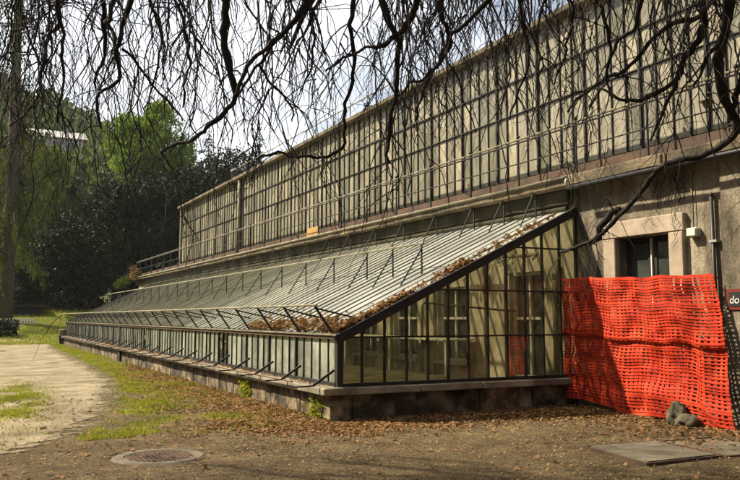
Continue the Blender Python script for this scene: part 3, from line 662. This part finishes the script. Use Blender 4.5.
for _ in range(19000):                                   # drift along the plinth
    y = YG + random.gauss(-.2, .55) if random.random() < .2 else YG - .6 + random.random() ** 1.5 * 16; x = 4.72 - abs(random.gauss(0, .85 - .025 * (y - 10)))
    if mnoise.noise(Vector((x * .8, y * .8, 7))) > -.25 or random.random() < .3: drop(x, y)
for _ in range(10500):                                    # drift before the gable and net
    x = random.uniform(4.2, 9.3); y = YG - .05 - abs(random.gauss(0, .55)) - (.2 if x < 5 else 0)
    if x > 8.9: y = random.uniform(6.8, 10.5)
    drop(x, y)
for _ in range(2600):
    x = 9.3 - abs(random.gauss(0, .9)); y = random.uniform(6.2, 10.5); drop(x, y)
for _ in range(5200):                                    # scattered wide
    x = random.uniform(-.5, 9); y = 5 + random.random() ** .8 * 11
    if x < 4.6 or y < YG - .1:
        if mnoise.noise(Vector((x * .5, y * .5, 3))) + random.uniform(-.5, .35) > 0: drop(x, y)
for _ in range(15000):                                   # scraps everywhere, thinning towards the path
    x = random.uniform(-1, 9.2); y = 4.8 + random.random() ** 1.2 * 13
    if (x < 4.7 or y < YG) and mnoise.noise(Vector((x * .9, y * .9, 13))) + random.uniform(-.6, .6) + .16 * (x - edge_x(y)) > .1: bits.append((x, y, gz(x, y)))
for _ in range(900): drop(random.uniform(4.62, 4.83), YG + random.random() * 26, ZS)
scatter_leaves('leaf_litter', pts, .029, 'deadleaf', 'drifts of dry copper-brown beech leaves on the ground')
scatter_leaves('leaf_scraps', bits, .014, 'scrap', 'fine scraps of dry leaf and straw strewn over the dirt', .006)
rp_ = []
for _ in range(5200):
    if random.random() < .55: y = YG + abs(random.gauss(0, .16)); x = XF + random.random() ** .8 * 4.2
    else: x = XF + abs(random.gauss(.02, .22)); y = YG + random.random() ** 1.7 * 4.5
    if x > XW - .1 or (mnoise.noise(Vector((x * 2, y * 2, 1))) < -.15 and random.random() < .8): continue
    if x - XF > 1.6 and random.random() < .35: continue
    rp_.append((x, y, zr(x) + .03 + random.random() ** 2 * .07))
scatter_leaves('roof_leaves', rp_, .034, 'deadleaf', 'dry leaves heaped on the near corner of the sloping glass roof', .01, .8)
def grass(name, spots, h, label, w=.0045):
    n = len(spots); c = np.array(spots); hh = h * rng.uniform(.4, 1.25, n); a = rng.uniform(0, 2 * math.pi, n); ln = rng.normal(0, .45, (n, 2)) * hh[:, None]
    v = np.empty((n, 3, 3)); ww = np.stack([np.cos(a), np.sin(a), 0 * a], 1) * (w * rng.uniform(.7, 1.5, n))[:, None]
    v[:, 0] = c - ww; v[:, 1] = c + ww; v[:, 2] = c; v[:, 2, :2] += ln; v[:, 2, 2] += hh
    me = bpy.data.meshes.new(name); me.vertices.add(n * 3); me.vertices.foreach_set('co', v.ravel()); me.loops.add(n * 3)
    me.loops.foreach_set('vertex_index', np.arange(n * 3, dtype=np.int32)); me.polygons.add(n); me.polygons.foreach_set('loop_start', np.arange(n, dtype=np.int32) * 3)
    me.update(calc_edges=True); me.materials.append(MT['grass']); return tag(link(name, me), label, 'grass', kind='stuff')
sp_ = []
while len(sp_) < 78000:                                  # verge between path and plinth
    y = 10.3 + random.random() ** 1.4 * 36; e = edge_x(y); x = e + (4.72 - e) * random.random() ** 1.25 + random.gauss(0, .1)
    if x > 4.7: continue
    d = mnoise.noise(Vector((x * 1.2, y * .9, 11))) + .5 * mnoise.noise(Vector((x * 4, y * 4, 2)))
    if d + .35 * sstep(10.5, 17, y) - .15 > random.uniform(-.2, .5): sp_.append((x, y, gz(x, y)))
while len(sp_) < 88000:                                  # patch left on the path
    y = random.gauss(15.6, 2.0); x = .62 + .07 * (y - 13) + random.gauss(0, .30)
    if mnoise.noise(Vector((x * 2, y * 1.2, 21))) > random.uniform(-.5, .3): sp_.append((x, y, gz(x, y) + .01))
for _ in range(1600):
    x = random.uniform(3.5, 8.8); y = YG - random.uniform(.1, 2.4)
    if mnoise.noise(Vector((x * 2.2, y * 2.2, 31))) > .22: sp_.append((x, y, gz(x, y)))
grass('verge_grass', sp_, .042, 'thin sunlit grass along the path verge and in patches')
sp_ = []
for _ in range(26000):
    x = random.uniform(-8, 12); y = random.uniform(46.5, 66); sp_.append((x, y, gz(x, y)))
grass('lawn_grass', sp_, .16, 'sunlit lawn grass rising behind the far end of the greenhouse', .02)
# small stones in the gravel
st = MB()
for _ in range(900):
    x = random.uniform(-.5, 8.5); y = random.uniform(5.2, 12); 
    if x > 4.5 and y > 10.4: continue
    r_ = random.uniform(.004, .013); st.ball((x, y, gz(x, y) + r_ * .3 + .004), r_, 5, 3, .5, (1, random.uniform(.7, 1.2), .6))
tag(st.build('gravel', 'pebble'), 'loose small stones in the dirt foreground', 'gravel', kind='stuff')
# weeds on the plinth
for (c_, n_w, sz, lab) in (((4.70, 11.05, .1), 160, .04, 'small green weed at the plinth corner'), ((4.70, 14.4, .15), 220, .045, 'green weed growing at the plinth further along the front')):
    pl = thing('weed', lab, 'plant'); c = np.array(c_) + rng.normal(0, 1, (n_w, 3)) * np.array([.04, .13, .10]); c[:, 0] = np.minimum(c[:, 0], 4.71); d = rand_dirs(n_w) * sz; d2 = rand_dirs(n_w) * sz
    quads('leaves', c, d * .5, d2, 'grass', pl, .2); MB().tube([(c_[0], c_[1], 0), (c_[0] - .02, c_[1], .2)], .004, 4).build('stem', 'twig', pl)

# ------------------------------------------------------------------ trees behind
def crown(name, clumps, n, leaf, mat, parent, flat=1., droop=0.):
    """clumps: (centre, radius vec); leaves through each clump, denser near its surface"""
    w = np.array([np.prod(c[1]) ** .66 for c in clumps]); w = w / w.sum(); cs, a1, a2 = [], [], []
    for (c, r), k in zip(clumps, w):
        m_ = max(4, int(n * k)); d = rand_dirs(m_); rad = rng.uniform(.35, 1, m_) ** .5 * (1 + .22 * np.sin(d[:, 0] * 7 + c[0]) * np.cos(d[:, 2] * 6 + c[1]))
        p = np.array(c) + d * rad[:, None] * np.array(r); cs.append(p)
        s = leaf * rng.uniform(.55, 1.4, m_)[:, None]; e = rand_dirs(m_); e[:, 2] = e[:, 2] * flat - droop; q = rand_dirs(m_)
        a1.append(q * s * .55); a2.append(e * s)
    return quads(name, np.concatenate(cs), np.concatenate(a1), np.concatenate(a2), mat, parent, .25)
def lump_clumps(c, R, m_, cr, low=-1.):
    out = []
    while len(out) < m_:
        d = Vector((random.gauss(0, 1), random.gauss(0, 1), random.gauss(0, 1))).normalized()
        if d.z < low: continue
        k = random.uniform(.45, 1.) ** .6; r = cr * random.uniform(.6, 1.35)
        out.append(((c[0] + d.x * R[0] * k, c[1] + d.y * R[1] * k, c[2] + d.z * R[2] * k), (r, r, r * .8)))
    return out
def trunk(parent, base, top, r0, r1, limbs=None, mat='trunk'):
    b_ = Vector(base); t_ = Vector(top); n = 9; p = [b_.lerp(t_, i / n) + Vector((random.gauss(0, .03), random.gauss(0, .03), 0)) * (t_ - b_).length * .25 * (i / n) for i in range(n + 1)]
    mb = MB().tube(p, [r0 * (1.25 if i == 0 else 1) + (r1 - r0) * i / n for i in range(n + 1)], 10)
    for q in (limbs or []):
        i = random.randint(3, n - 1); s = p[i]; e = Vector(q); m_ = s.lerp(e, .5) + Vector((0, 0, .1 * (e - s).length))
        mb.tube([s, m_, e], [r0 * .35, r0 * .22, r0 * .06], 6)
    return mb.build('trunk', mat, parent, True)
def bush(label, c, R, n, leaf, mat='evergreen', m_=46, cr=1.5, name='evergreen_tree', cat='tree', group=None):
    o = thing(name, label, cat, group); z0 = gz(c[0], c[1]) if c[1] < 78 else max(gz(c[0], c[1]), hillz(c[0], c[1]))
    cl_ = lump_clumps(c, R, m_, cr, -.85); crown('crown', cl_, n, leaf, mat, o)
    trunk(o, (c[0], c[1], z0 - .3), (c[0], c[1], c[2] + R[2] * .4), .28, .06, [k[0] for k in cl_[:12]])
    return o
GE = 'dark evergreens behind the greenhouse'
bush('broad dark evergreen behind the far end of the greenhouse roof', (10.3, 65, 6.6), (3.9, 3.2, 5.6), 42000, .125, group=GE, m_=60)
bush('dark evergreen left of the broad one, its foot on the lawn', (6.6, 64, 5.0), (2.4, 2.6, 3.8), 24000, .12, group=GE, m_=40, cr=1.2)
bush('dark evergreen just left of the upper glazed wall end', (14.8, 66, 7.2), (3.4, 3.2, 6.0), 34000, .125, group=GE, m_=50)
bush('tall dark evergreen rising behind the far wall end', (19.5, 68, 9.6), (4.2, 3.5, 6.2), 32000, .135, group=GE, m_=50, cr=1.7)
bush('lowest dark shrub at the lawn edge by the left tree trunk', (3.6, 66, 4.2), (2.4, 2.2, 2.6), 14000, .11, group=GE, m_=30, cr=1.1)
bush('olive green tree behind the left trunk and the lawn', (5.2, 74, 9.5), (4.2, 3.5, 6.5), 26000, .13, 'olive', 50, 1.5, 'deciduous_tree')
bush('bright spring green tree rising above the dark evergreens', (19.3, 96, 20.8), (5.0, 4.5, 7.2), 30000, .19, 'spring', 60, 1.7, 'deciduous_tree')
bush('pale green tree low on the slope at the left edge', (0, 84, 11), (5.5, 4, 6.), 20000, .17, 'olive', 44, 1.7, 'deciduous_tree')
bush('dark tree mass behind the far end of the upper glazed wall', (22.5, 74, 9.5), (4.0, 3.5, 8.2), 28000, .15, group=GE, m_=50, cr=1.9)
bush('dark tree right of that mass above the far roofline', (27.2, 76, 9.0), (4.2, 3.5, 7.4), 26000, .15, group=GE, m_=50, cr=1.9)
GB = 'unseen trees added to block sky light'  # trees out of view, added to cut the sky light on the scene
for (x_, y_, rr_, zc, lab) in ((-7, -15, 5.5, 8, 'unseen tree added at the left behind the viewer to block sky light'), (3, -17, 6, 9, 'broad unseen tree added directly behind the viewer to block sky light'), (12.5, -14, 5.5, 8.5, 'unseen sky-blocking tree added behind the viewer towards the building'), (-20, 6, 5.5, 7.5, 'unseen sky-blocking tree added left of the path level with the viewer'), (-22, 17, 5.5, 7.5, 'unseen sky-blocking tree added left of the path level with the gable'), (-22, 29, 5.5, 7.5, 'unseen sky-blocking tree added far along the left of the path'), (-16, -9, 5.5, 8.5, 'unseen sky-blocking tree added behind the viewer on the path side'), (19, -6, 5, 8, 'unseen sky-blocking tree added beyond the near end of the building')):
    bush(lab, (x_, y_, zc), (rr_, rr_ * .8, zc * .8), 9000, .55, group=GB, m_=50, cr=2.6)
def conifer(label, x, y, h, r, n=9000, leaf=.22, mat='spruce'):
    o = thing('spruce_tree', label, 'tree', 'spruces behind the glazed building'); z0 = gz(x, y); cs, a1, a2 = [], [], []
    mb = MB().tube([(x, y, z0 - .3), (x, y, z0 + h)], [r * .09, .02], 8)
    for k in range(int(h * 5)):
        q = (k + random.random()) / (h * 5); z = z0 + h * (.08 + .92 * q); rr_ = r * (1 - q) ** .85 * random.uniform(.6, 1.15) + .12; a = random.uniform(0, 6.283)
        tip = Vector((x + rr_ * math.cos(a), y + rr_ * math.sin(a), z - rr_ * .25)); mb.tube([(x, y, z), tuple(tip)], [.03, .008], 4)
        m_ = max(6, int(n / (h * 5) * (1 - q) * 1.8)); t_ = rng.uniform(.15, 1.05, m_)[:, None]
        p = np.array([x, y, z]) * (1 - t_) + np.array(tip) * t_ + rng.normal(0, .16, (m_, 3)) * np.array([1, 1, .7]); cs.append(p)
        s = leaf * rng.uniform(.5, 1.3, m_)[:, None]; e = rand_dirs(m_) * .7 + (np.array(tip) - np.array([x, y, z])) / rr_ * .8; e[:, 2] -= .35
        a1.append(rand_dirs(m_) * s * .25); a2.append(e * s)
    mb.build('trunk', 'trunk', o); quads('crown', np.concatenate(cs), np.concatenate(a1), np.concatenate(a2), mat, o)
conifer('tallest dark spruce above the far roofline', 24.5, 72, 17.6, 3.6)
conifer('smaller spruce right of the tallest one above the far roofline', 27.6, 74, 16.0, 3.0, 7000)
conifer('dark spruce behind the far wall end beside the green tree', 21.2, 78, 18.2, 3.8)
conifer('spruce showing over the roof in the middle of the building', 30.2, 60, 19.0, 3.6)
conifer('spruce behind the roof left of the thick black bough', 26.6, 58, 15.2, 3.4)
# tall larch-like tree at the left edge
o = thing('larch_tree', 'tall straight tree trunk with drooping olive foliage at the left edge', 'tree')
bx, by = 2.25, 57.0; z0 = gz(bx, by)
mb = MB().tube([(bx, by, z0 - .3), (bx + .05, by, z0 + 8), (bx - .05, by, z0 + 18), (bx + .05, by, z0 + 30)], [.46, .40, .30, .12], 12); cs, a1, a2 = [], [], []
for k in range(120):
    z = z0 + random.uniform(3.2, 29); a = random.uniform(0, 6.283); ln = random.uniform(1.5, 4.8) * (1 - .5 * (z - z0) / 30)
    p = [Vector((bx, by, z)), Vector((bx + ln * .5 * math.cos(a), by + ln * .5 * math.sin(a), z + .2)), Vector((bx + ln * math.cos(a), by + ln * math.sin(a), z - .8 - .2 * ln))]
    mb.tube(p, [.06, .035, .01], 5)
    for h_ in range(int(7 * ln) if z < z0 + 15 else int(3 * ln)):
        t_ = random.random(); s = p[0].lerp(p[1], t_ * 2) if t_ < .5 else p[1].lerp(p[2], t_ * 2 - 1); dl = random.uniform(.4, 1.8)
        m_ = 8; q = rng.uniform(0, 1, m_)[:, None]; c = np.array(s) + rng.normal(0, .12, (m_, 3)) + q * np.array([0, 0, -dl]); cs.append(c)
        a1.append(rand_dirs(m_) * .05); a2.append((rand_dirs(m_) * .6 + np.array([0, 0, -.8])) * .16)
mb.build('trunk', 'trunk', o, True); quads('crown', np.concatenate(cs), np.concatenate(a1), np.concatenate(a2), 'olive', o)
# wooded hillside (one mass)
cs, a1, a2 = [], [], []
for _ in range(900):
    y = 100 + random.random() ** .9 * 230; x = random.uniform(-.25, .62) * y
    z = hillz(x, y); r = random.uniform(2.5, 5); h = random.uniform(6, 12)
    if 142 < y < 162 and 2 < x < 18: continue
    if 105 < y < 150 and 2 < x < 17: h *= .62; r *= .8
    m_ = 120; d = rand_dirs(m_); p = np.array([x, y, z + h * .55]) + d * (rng.uniform(.5, 1, m_)[:, None]) * np.array([r, r, h * .5])
    cs.append(p); a1.append(rand_dirs(m_) * .65); a2.append(rand_dirs(m_) * .9)
tag(quads('hillside_wood', np.concatenate(cs), np.concatenate(a1), np.concatenate(a2), 'forest', None, .2), 'hazy wood covering the far hillside', 'wood', kind='stuff')
# houses on the hill
def house(label, x, y, w, d, h, roof):
    o = thing('house', label, 'house', 'houses on the hillside'); z = hillz(x, y) - .5
    MB().box((x, y, z), (x + w, y + d, z + h)).build('wall', 'housewall', o)
    r = MB(); r.v = [(x - .5, y - .5, z + h + .003), (x + w + .5, y - .5, z + h + .003), (x + w + .5, y + d + .5, z + h + .003), (x - .5, y + d + .5, z + h + .003), (x - .5, y + d / 2, z + h + 2), (x + w + .5, y + d / 2, z + h + 2)]
    r.f = [(0, 1, 5, 4), (2, 3, 4, 5), (0, 4, 3), (1, 2, 5), (3, 2, 1, 0)]; ro = r.build('roof', roof, o); MB().box((x + w * .7, y + d * .5, z + h + 1.2), (x + w * .7 + .7, y + d * .5 + .7, z + h + 2.9)).build('chimney', 'housewall', ro)
    for i in range(3):
        wx = x + w * (.15 + .28 * i); wf = MB().box((wx, y - .06, z + h - 2.1), (wx + 1.2, y - .003, z + h - .6)).build('window', 'white', o); MB().box((wx + .1, y - .09, z + h - 2.0), (wx + 1.1, y - .062, z + h - .7)).build('pane', 'darkglass', wf)
house('white rendered house half hidden among hillside trees', 8.2, 150, 9.5, 7, 5.5, 'housewall')
house('smaller house with orange tiled roof lower on the hillside', 4.6, 128, 4.5, 5, 3.2, 'rooftile')

# low dark structure and white edging on the lawn at the left
sd = thing('low_shelter', 'low dark flat-roofed box standing on the lawn at the left edge', 'shelter')
zl = gz(3.3, 60)
MB().box((.6, 59.6, zl - .3), (4.7, 61.6, 2.15)).build('wall', 'darkwood', sd); MB().box((.3, 59.3, 2.153), (5.05, 62, 2.36)).build('roof', 'darkwood', sd)
ed = thing('garden_edging', 'low white dotted edging fence on the lawn before the dark shelter', 'fence')
for i in range(30):
    x_ = -1.2 + i * .17; y_ = 54.6 - i * .02; z_ = gz(x_, y_) + .35; MB().box((x_ - .05, y_ - .02, z_), (x_ + .05, y_ + .02, z_ + .2 + .006 * i)).build('picket', 'white', ed)
MB().beam((-1.3, 54.64, gz(-1, 54.6) + .5), (3.8, 54.05, gz(3.8, 54) + .5), .03, .05).build('rail', 'darkwood', ed)
bush('dark rounded low shrub below the white edging at the left edge', (1.4, 51.5, .75), (1.3, .9, .6), 2500, .09, m_=24, cr=.45, name='low_shrub', cat='shrub')
# plant at the far end of the ledge
o = thing('ledge_plant', 'reddish and green leafy plant at the far end of the ledge', 'plant')
cl_ = lump_clumps((8.9, 49.2, 4.1), (.28, .6, .38), 12, .25); crown('red_foliage', cl_, 420, .08, 'redleaf', o); cl_ = lump_clumps((8.3, 49.3, 3.5), (.35, .6, .3), 10, .25); crown('green_foliage', cl_, 380, .08, 'olive', o)
MB().tube([(8.6, 49.3, 2.6), (8.8, 49.2, 4.2)], [.03, .01], 5).build('stem', 'twig', o)

# ------------------------------------------------------------------ weeping beech hanging over the view
R_ = Vector((math.cos(YAW), -math.sin(YAW), 0)); F_ = Vector((math.sin(YAW) * math.cos(PITCH), math.cos(YAW) * math.cos(PITCH), math.sin(PITCH))); U_ = R_.cross(F_)
def at(px, py, d): return Vector((0, 0, EYE)) + (F_ + R_ * ((px - 370) / 790) - U_ * ((py - 240) / 790)) * d
bee = thing('weeping_beech', 'bare weeping beech with dark boughs and hanging twigs across the top', 'tree')
TB = Vector((5.2, -1.6, 0)); FORK = Vector((5.0, -1.3, 4.6))
MB().tube([TB - Vector((0, 0, .3)), TB + Vector((0, .05, 1.2)), TB + Vector((-.1, .15, 3)), FORK], [.62, .46, .40, .34], 14).build('trunk', 'bark', bee, True)
def smooth(P, n=5):
    out = []
    for k in range(len(P) - 1):
        for i in range(n): out.append(Vector(interp([tuple(q) for q in P], k + i / n)))
    out.append(Vector(P[-1])); return out
def gnarl(P, amp):
    return [p + Vector((mnoise.noise(p * 3 + Vector((9, 0, 0))), mnoise.noise(p * 3 + Vector((0, 9, 0))), mnoise.noise(p * 3))) * amp + Vector((mnoise.noise(p * 11 + Vector((9, 0, 0))), mnoise.noise(p * 11 + Vector((0, 9, 0))), mnoise.noise(p * 11))) * amp * .55 for p in P]
twigs = MB(); TW = [0]
def twig(p, d, ln, r, depth=0):
    n = max(4, int(ln / .10)); pts = [Vector(p)]; d = Vector(d).normalized(); st = ln / n
    for i in range(n):
        d = (d + Vector((random.gauss(0, .25), random.gauss(0, .25), random.gauss(0, .12) - (.27 if depth == 0 else .22)))).normalized()
        pts.append(pts[-1] + d * st)
        if depth < 2 and i > 0 and random.random() < (.26 if depth == 0 else .10):
            sd_ = Vector((random.gauss(0, 1), random.gauss(0, 1), random.gauss(-.2, .5))).normalized()
            twig(pts[-1], d * .6 + sd_ * .8, ln * random.uniform(.2, .5), r * .6, depth + 1)
    twigs.tube(pts, [r * (1 - .65 * i / n) for i in range(n + 1)], 4 if r > .004 else 3, False); TW[0] += 1
def bough(P, r0, r1, feed=True, tw=3.6, tlen=(.4, 1.3), gn=.05, name='bough'):
    P = gnarl(smooth(P), gn); n = len(P)
    if feed:                                              # carry it up and back to the fork of the trunk
        s = P[0]; d = Vector((s.x - FORK.x, s.y - FORK.y, 0)); top = max(s.z + 1.2, 6.2)
        up = [FORK, FORK + d * .3 + Vector((0, 0, (top - FORK.z) * .9 + .4)), FORK + d * .75 + Vector((0, 0, top - FORK.z + .5)), FORK + d * .98 + Vector((0, 0, (s.z - FORK.z) * .5 + (top - FORK.z) * .5)), s]
        u = gnarl(smooth(up, 6), .05)[:-1]; m_ = len(u)
        MB().tube(u + [P[0]], [r0 * (1.7 - .7 * i / m_) for i in range(m_ + 1)], 8).build('limb', 'bark', bee, True)
    MB().tube(P, [(r0 + (r1 - r0) * i / (n - 1)) * (1 + .28 * mnoise.noise(P[i] * 9)) for i in range(n)], 8).build(name, 'bark', bee, True)
    for i in range(n - 1):
        sg_ = P[i + 1] - P[i]; k = sg_.length * tw
        for _ in range(int(k) + (random.random() < k % 1)):
            side = Vector((random.gauss(0, 1), random.gauss(0, 1), random.gauss(-.1, .4))).normalized()
            twig(P[i] + sg_ * random.random(), sg_.normalized() * .5 + side, random.uniform(*tlen), random.uniform(.004, .008))
def B(pxs, d0, d1, w0, w1, **kw):
    k = len(pxs) - 1; bough([at(x, y, d0 + (d1 - d0) * i / k) for i, (x, y) in enumerate(pxs)], w0 / 2 / 790 * d0, w1 / 2 / 790 * d1, **kw)
B([(55, -8), (58, 20), (50, 35), (47, 60), (40, 90), (30, 108), (12, 127)], 7.0, 7.6, 5, 2)
B([(57, -8), (62, 43), (63, 73), (60, 123)], 6.6, 6.8, 4.5, 2)
B([(102, -8), (103, 20), (105, 45), (98, 70), (97, 88)], 7.4, 7.8, 6.5, 2)
B([(103, 22), (113, 38), (118, 60), (115, 83), (99, 100), (101, 128)], 7.4, 7.2, 5, 2.5, feed=False)
B([(131, -8), (122, 23), (118, 50), (115, 80)], 7.0, 7.2, 6, 2.5)
B([(122, 48), (150, 82), (167, 103), (180, 118)], 7.1, 7.9, 3, 1.5, feed=False)
B([(146, -8), (157, 23), (162, 50), (153, 87), (145, 110)], 7.8, 8.2, 3.5, 1.5)
B([(174, -8), (182, 20), (190, 50), (190, 70), (178, 105)], 7.2, 7.5, 4, 1.8)
B([(225, -8), (227, 33), (230, 67), (231, 93), (220, 113), (200, 135), (180, 147), (160, 153)], 6.2, 6.9, 8, 3, tw=6)
B([(315, -8), (297, 17), (283, 32), (267, 43), (245, 75), (233, 93)], 6.6, 6.3, 7, 3, tw=6)
B([(311, 2), (280, 37), (262, 63), (233, 97)], 6.7, 6.9, 5, 2.5, feed=False)
B([(262, 63), (277, 85), (290, 108), (293, 120)], 6.9, 7.3, 3, 1.5, feed=False)
B([(325, -8), (310, 20), (317, 35), (311, 62), (300, 90)], 7.4, 7.2, 3.5, 1.6)
B([(356, -8), (350, 23), (352, 50), (350, 83), (345, 120), (338, 150), (313, 157), (280, 153), (257, 155)], 7.0, 7.8, 5, 2.2, tw=6)
B([(376, -8), (387, 20), (398, 35), (397, 67), (395, 97), (390, 133), (387, 165)], 6.4, 6.7, 8, 3, tw=6)
B([(417, -8), (410, 17), (399, 34)], 6.1, 6.4, 7, 6)
B([(398, 35), (373, 47), (352, 55), (330, 72)], 6.4, 6.9, 5, 2, feed=False)
B([(440, -8), (440, 17), (450, 33), (450, 50), (427, 77), (407, 85), (385, 105)], 6.6, 7.2, 5.5, 2)
B([(496, -8), (463, 27), (448, 45), (430, 80), (416, 120)], 6.5, 7.2, 5, 2)
B([(520, -8), (522, 30), (530, 55), (520, 90), (508, 120)], 7.2, 7.6, 4, 1.6)
B([(560, -8), (572, 20), (566, 50), (556, 85)], 7.4, 7.8, 4, 1.6)
B([(600, -8), (603, 25), (612, 50), (605, 85), (590, 110)], 7.2, 7.8, 4, 1.6)
B([(641, -8), (635, 20), (617, 47), (605, 80), (607, 100)], 6.8, 7.4, 5, 2)
B([(725, -8), (707, 7), (697, 17), (663, 30), (633, 67), (603, 80), (587, 90), (567, 113)], 6.2, 7.8, 7, 2)
B([(705, -8), (703, 30), (693, 50), (680, 63), (672, 80), (647, 97), (617, 100), (597, 88)], 6.6, 7.3, 8, 2.5)
B([(733, -8), (725, 33), (718, 60), (723, 87), (734, 114), (737, 126), (727, 142), (700, 155), (667, 165), (650, 180), (638, 194), (625, 212), (610, 229), (595, 239), (575, 247), (560, 253)], 6.6, 9.0, 11, 3, tw=4, gn=.03)
B([(622, 214), (606, 226), (600, 240), (583, 244)], 8.5, 8.8, 8, 3, feed=False, gn=.08, tw=8, tlen=(.15, .4))
B([(677, 63), (670, 93), (660, 123), (653, 142)], 6.9, 7.2, 5, 2, feed=False)
B([(720, 45), (707, 60), (693, 87)], 6.6, 6.8, 5, 2, feed=False)
B([(736, 118), (742, 90), (748, 50)], 7.2, 6.9, 8, 5, feed=False)
# higher limbs out of view, from which the curtain of twigs hangs
def limb_over(az, dist, zt, r=.05):
    a = math.radians(az); e = Vector((math.sin(a) * dist, math.cos(a) * dist, zt)); d = e - FORK
    P = [FORK, FORK + d * .3 + Vector((0, 0, 2.6)), FORK + d * .65 + Vector((0, 0, 2.2)), FORK + d * .88 + Vector((0, 0, .9)), e]
    P = gnarl(smooth(P, 7), .12); n = len(P); MB().tube(P, [r * 1.8 * (1 - .8 * i / n) for i in range(n)], 7).build('limb', 'bark', bee, True)
    return P
def curtain(az0, az1, n, d0, d1, ln, zt=(4.5, 5.6), lim=5):
    Ls = [limb_over(az0 + (az1 - az0) * (i + .5) / lim, random.uniform(d0, d1), random.uniform(*zt)) for i in range(lim)]
    for _ in range(n):
        if _ % 5 == 0: ca, cd, cz = random.uniform(az0, az1), random.uniform(d0, d1), random.uniform(*zt)
        a = math.radians(ca + random.gauss(0, .9)); d = cd + random.gauss(0, .25); z = cz + random.gauss(0, .2)
        s = Vector((math.sin(a) * d, math.cos(a) * d, z))
        Lp = min((q for P in Ls for q in P[len(P) // 3:]), key=lambda q: (q - s).length + random.random() * .4)
        m_ = Lp.lerp(s, .6) + Vector((0, 0, .15)); twigs.tube([Lp, m_, s], [.007, .005, .004], 3, False)
        twig(s, Vector((random.gauss(0, .35), random.gauss(0, .35), -1)), random.uniform(*ln), random.choice((.0036, .005, .0065, .009, .013)))
curtain(1, 14, 140, 6.5, 9.5, (.8, 2.6))
curtain(14, 28, 85, 6.3, 9.0, (.7, 2.0))
curtain(28, 42, 200, 6.3, 8.6, (.6, 2.0))
curtain(42, 55, 100, 6.0, 7.8, (.5, 1.6))
curtain(-45, 0, 70, 6.0, 13, (.8, 2.4), (4.2, 6.5), 8)
curtain(-22, 22, 190, 8.5, 12.5, (.8, 1.5), (6.6, 8.4), 9)
curtain(28, 52, 35, 6.2, 7.6, (.8, 1.5), (4.4, 5.2), 5)
o = twigs.build('twigs', 'twig', bee); o['kind'] = 'stuff'
# dry creeper on the plaster above the doorway
cr_ = thing('dry_creeper', 'thin dry creeper strands hanging on the plaster above the doorway', 'creeper')
cm = MB()
for k in range(16):
    p = Vector((XW - .03, 8.2 + random.random() * .75, ZT - random.uniform(0, .15))); pts = [p]
    for i in range(int(random.uniform(6, 15))):
        p = p + Vector((random.gauss(0, .008), random.gauss(0, .05), -random.uniform(.03, .1))); p.x = min(XW - .012, max(p.x, XW - .14)) if p.z > DZ + .3 else min(XW - .11, p.x); pts.append(p)
    cm.tube(pts, [.006 * (1 - .6 * i / len(pts)) for i in range(len(pts))], 4)
cm.build('strands', 'twig', cr_)

# ------------------------------------------------------------------ haze
hz = MB().box((-320, -70, -2.5), (440, 430, 100)).build('haze', 'path'); hz.data.materials.clear()
hm = bpy.data.materials.new('haze'); hm.use_nodes = True; t = hm.node_tree; t.nodes.remove(t.nodes['Principled BSDF'])
pv = t.nodes.new('ShaderNodeVolumePrincipled'); pv.inputs['Color'].default_value = (.86, .90, .95, 1); pv.inputs['Density'].default_value = .00014; pv.inputs['Anisotropy'].default_value = .2
t.links.new(pv.outputs[0], t.nodes['Material Output'].inputs['Volume']); hz.data.materials.append(hm); tag(hz, kind='stuff', label='thin pale haze in the air over the hillside', cat='haze')
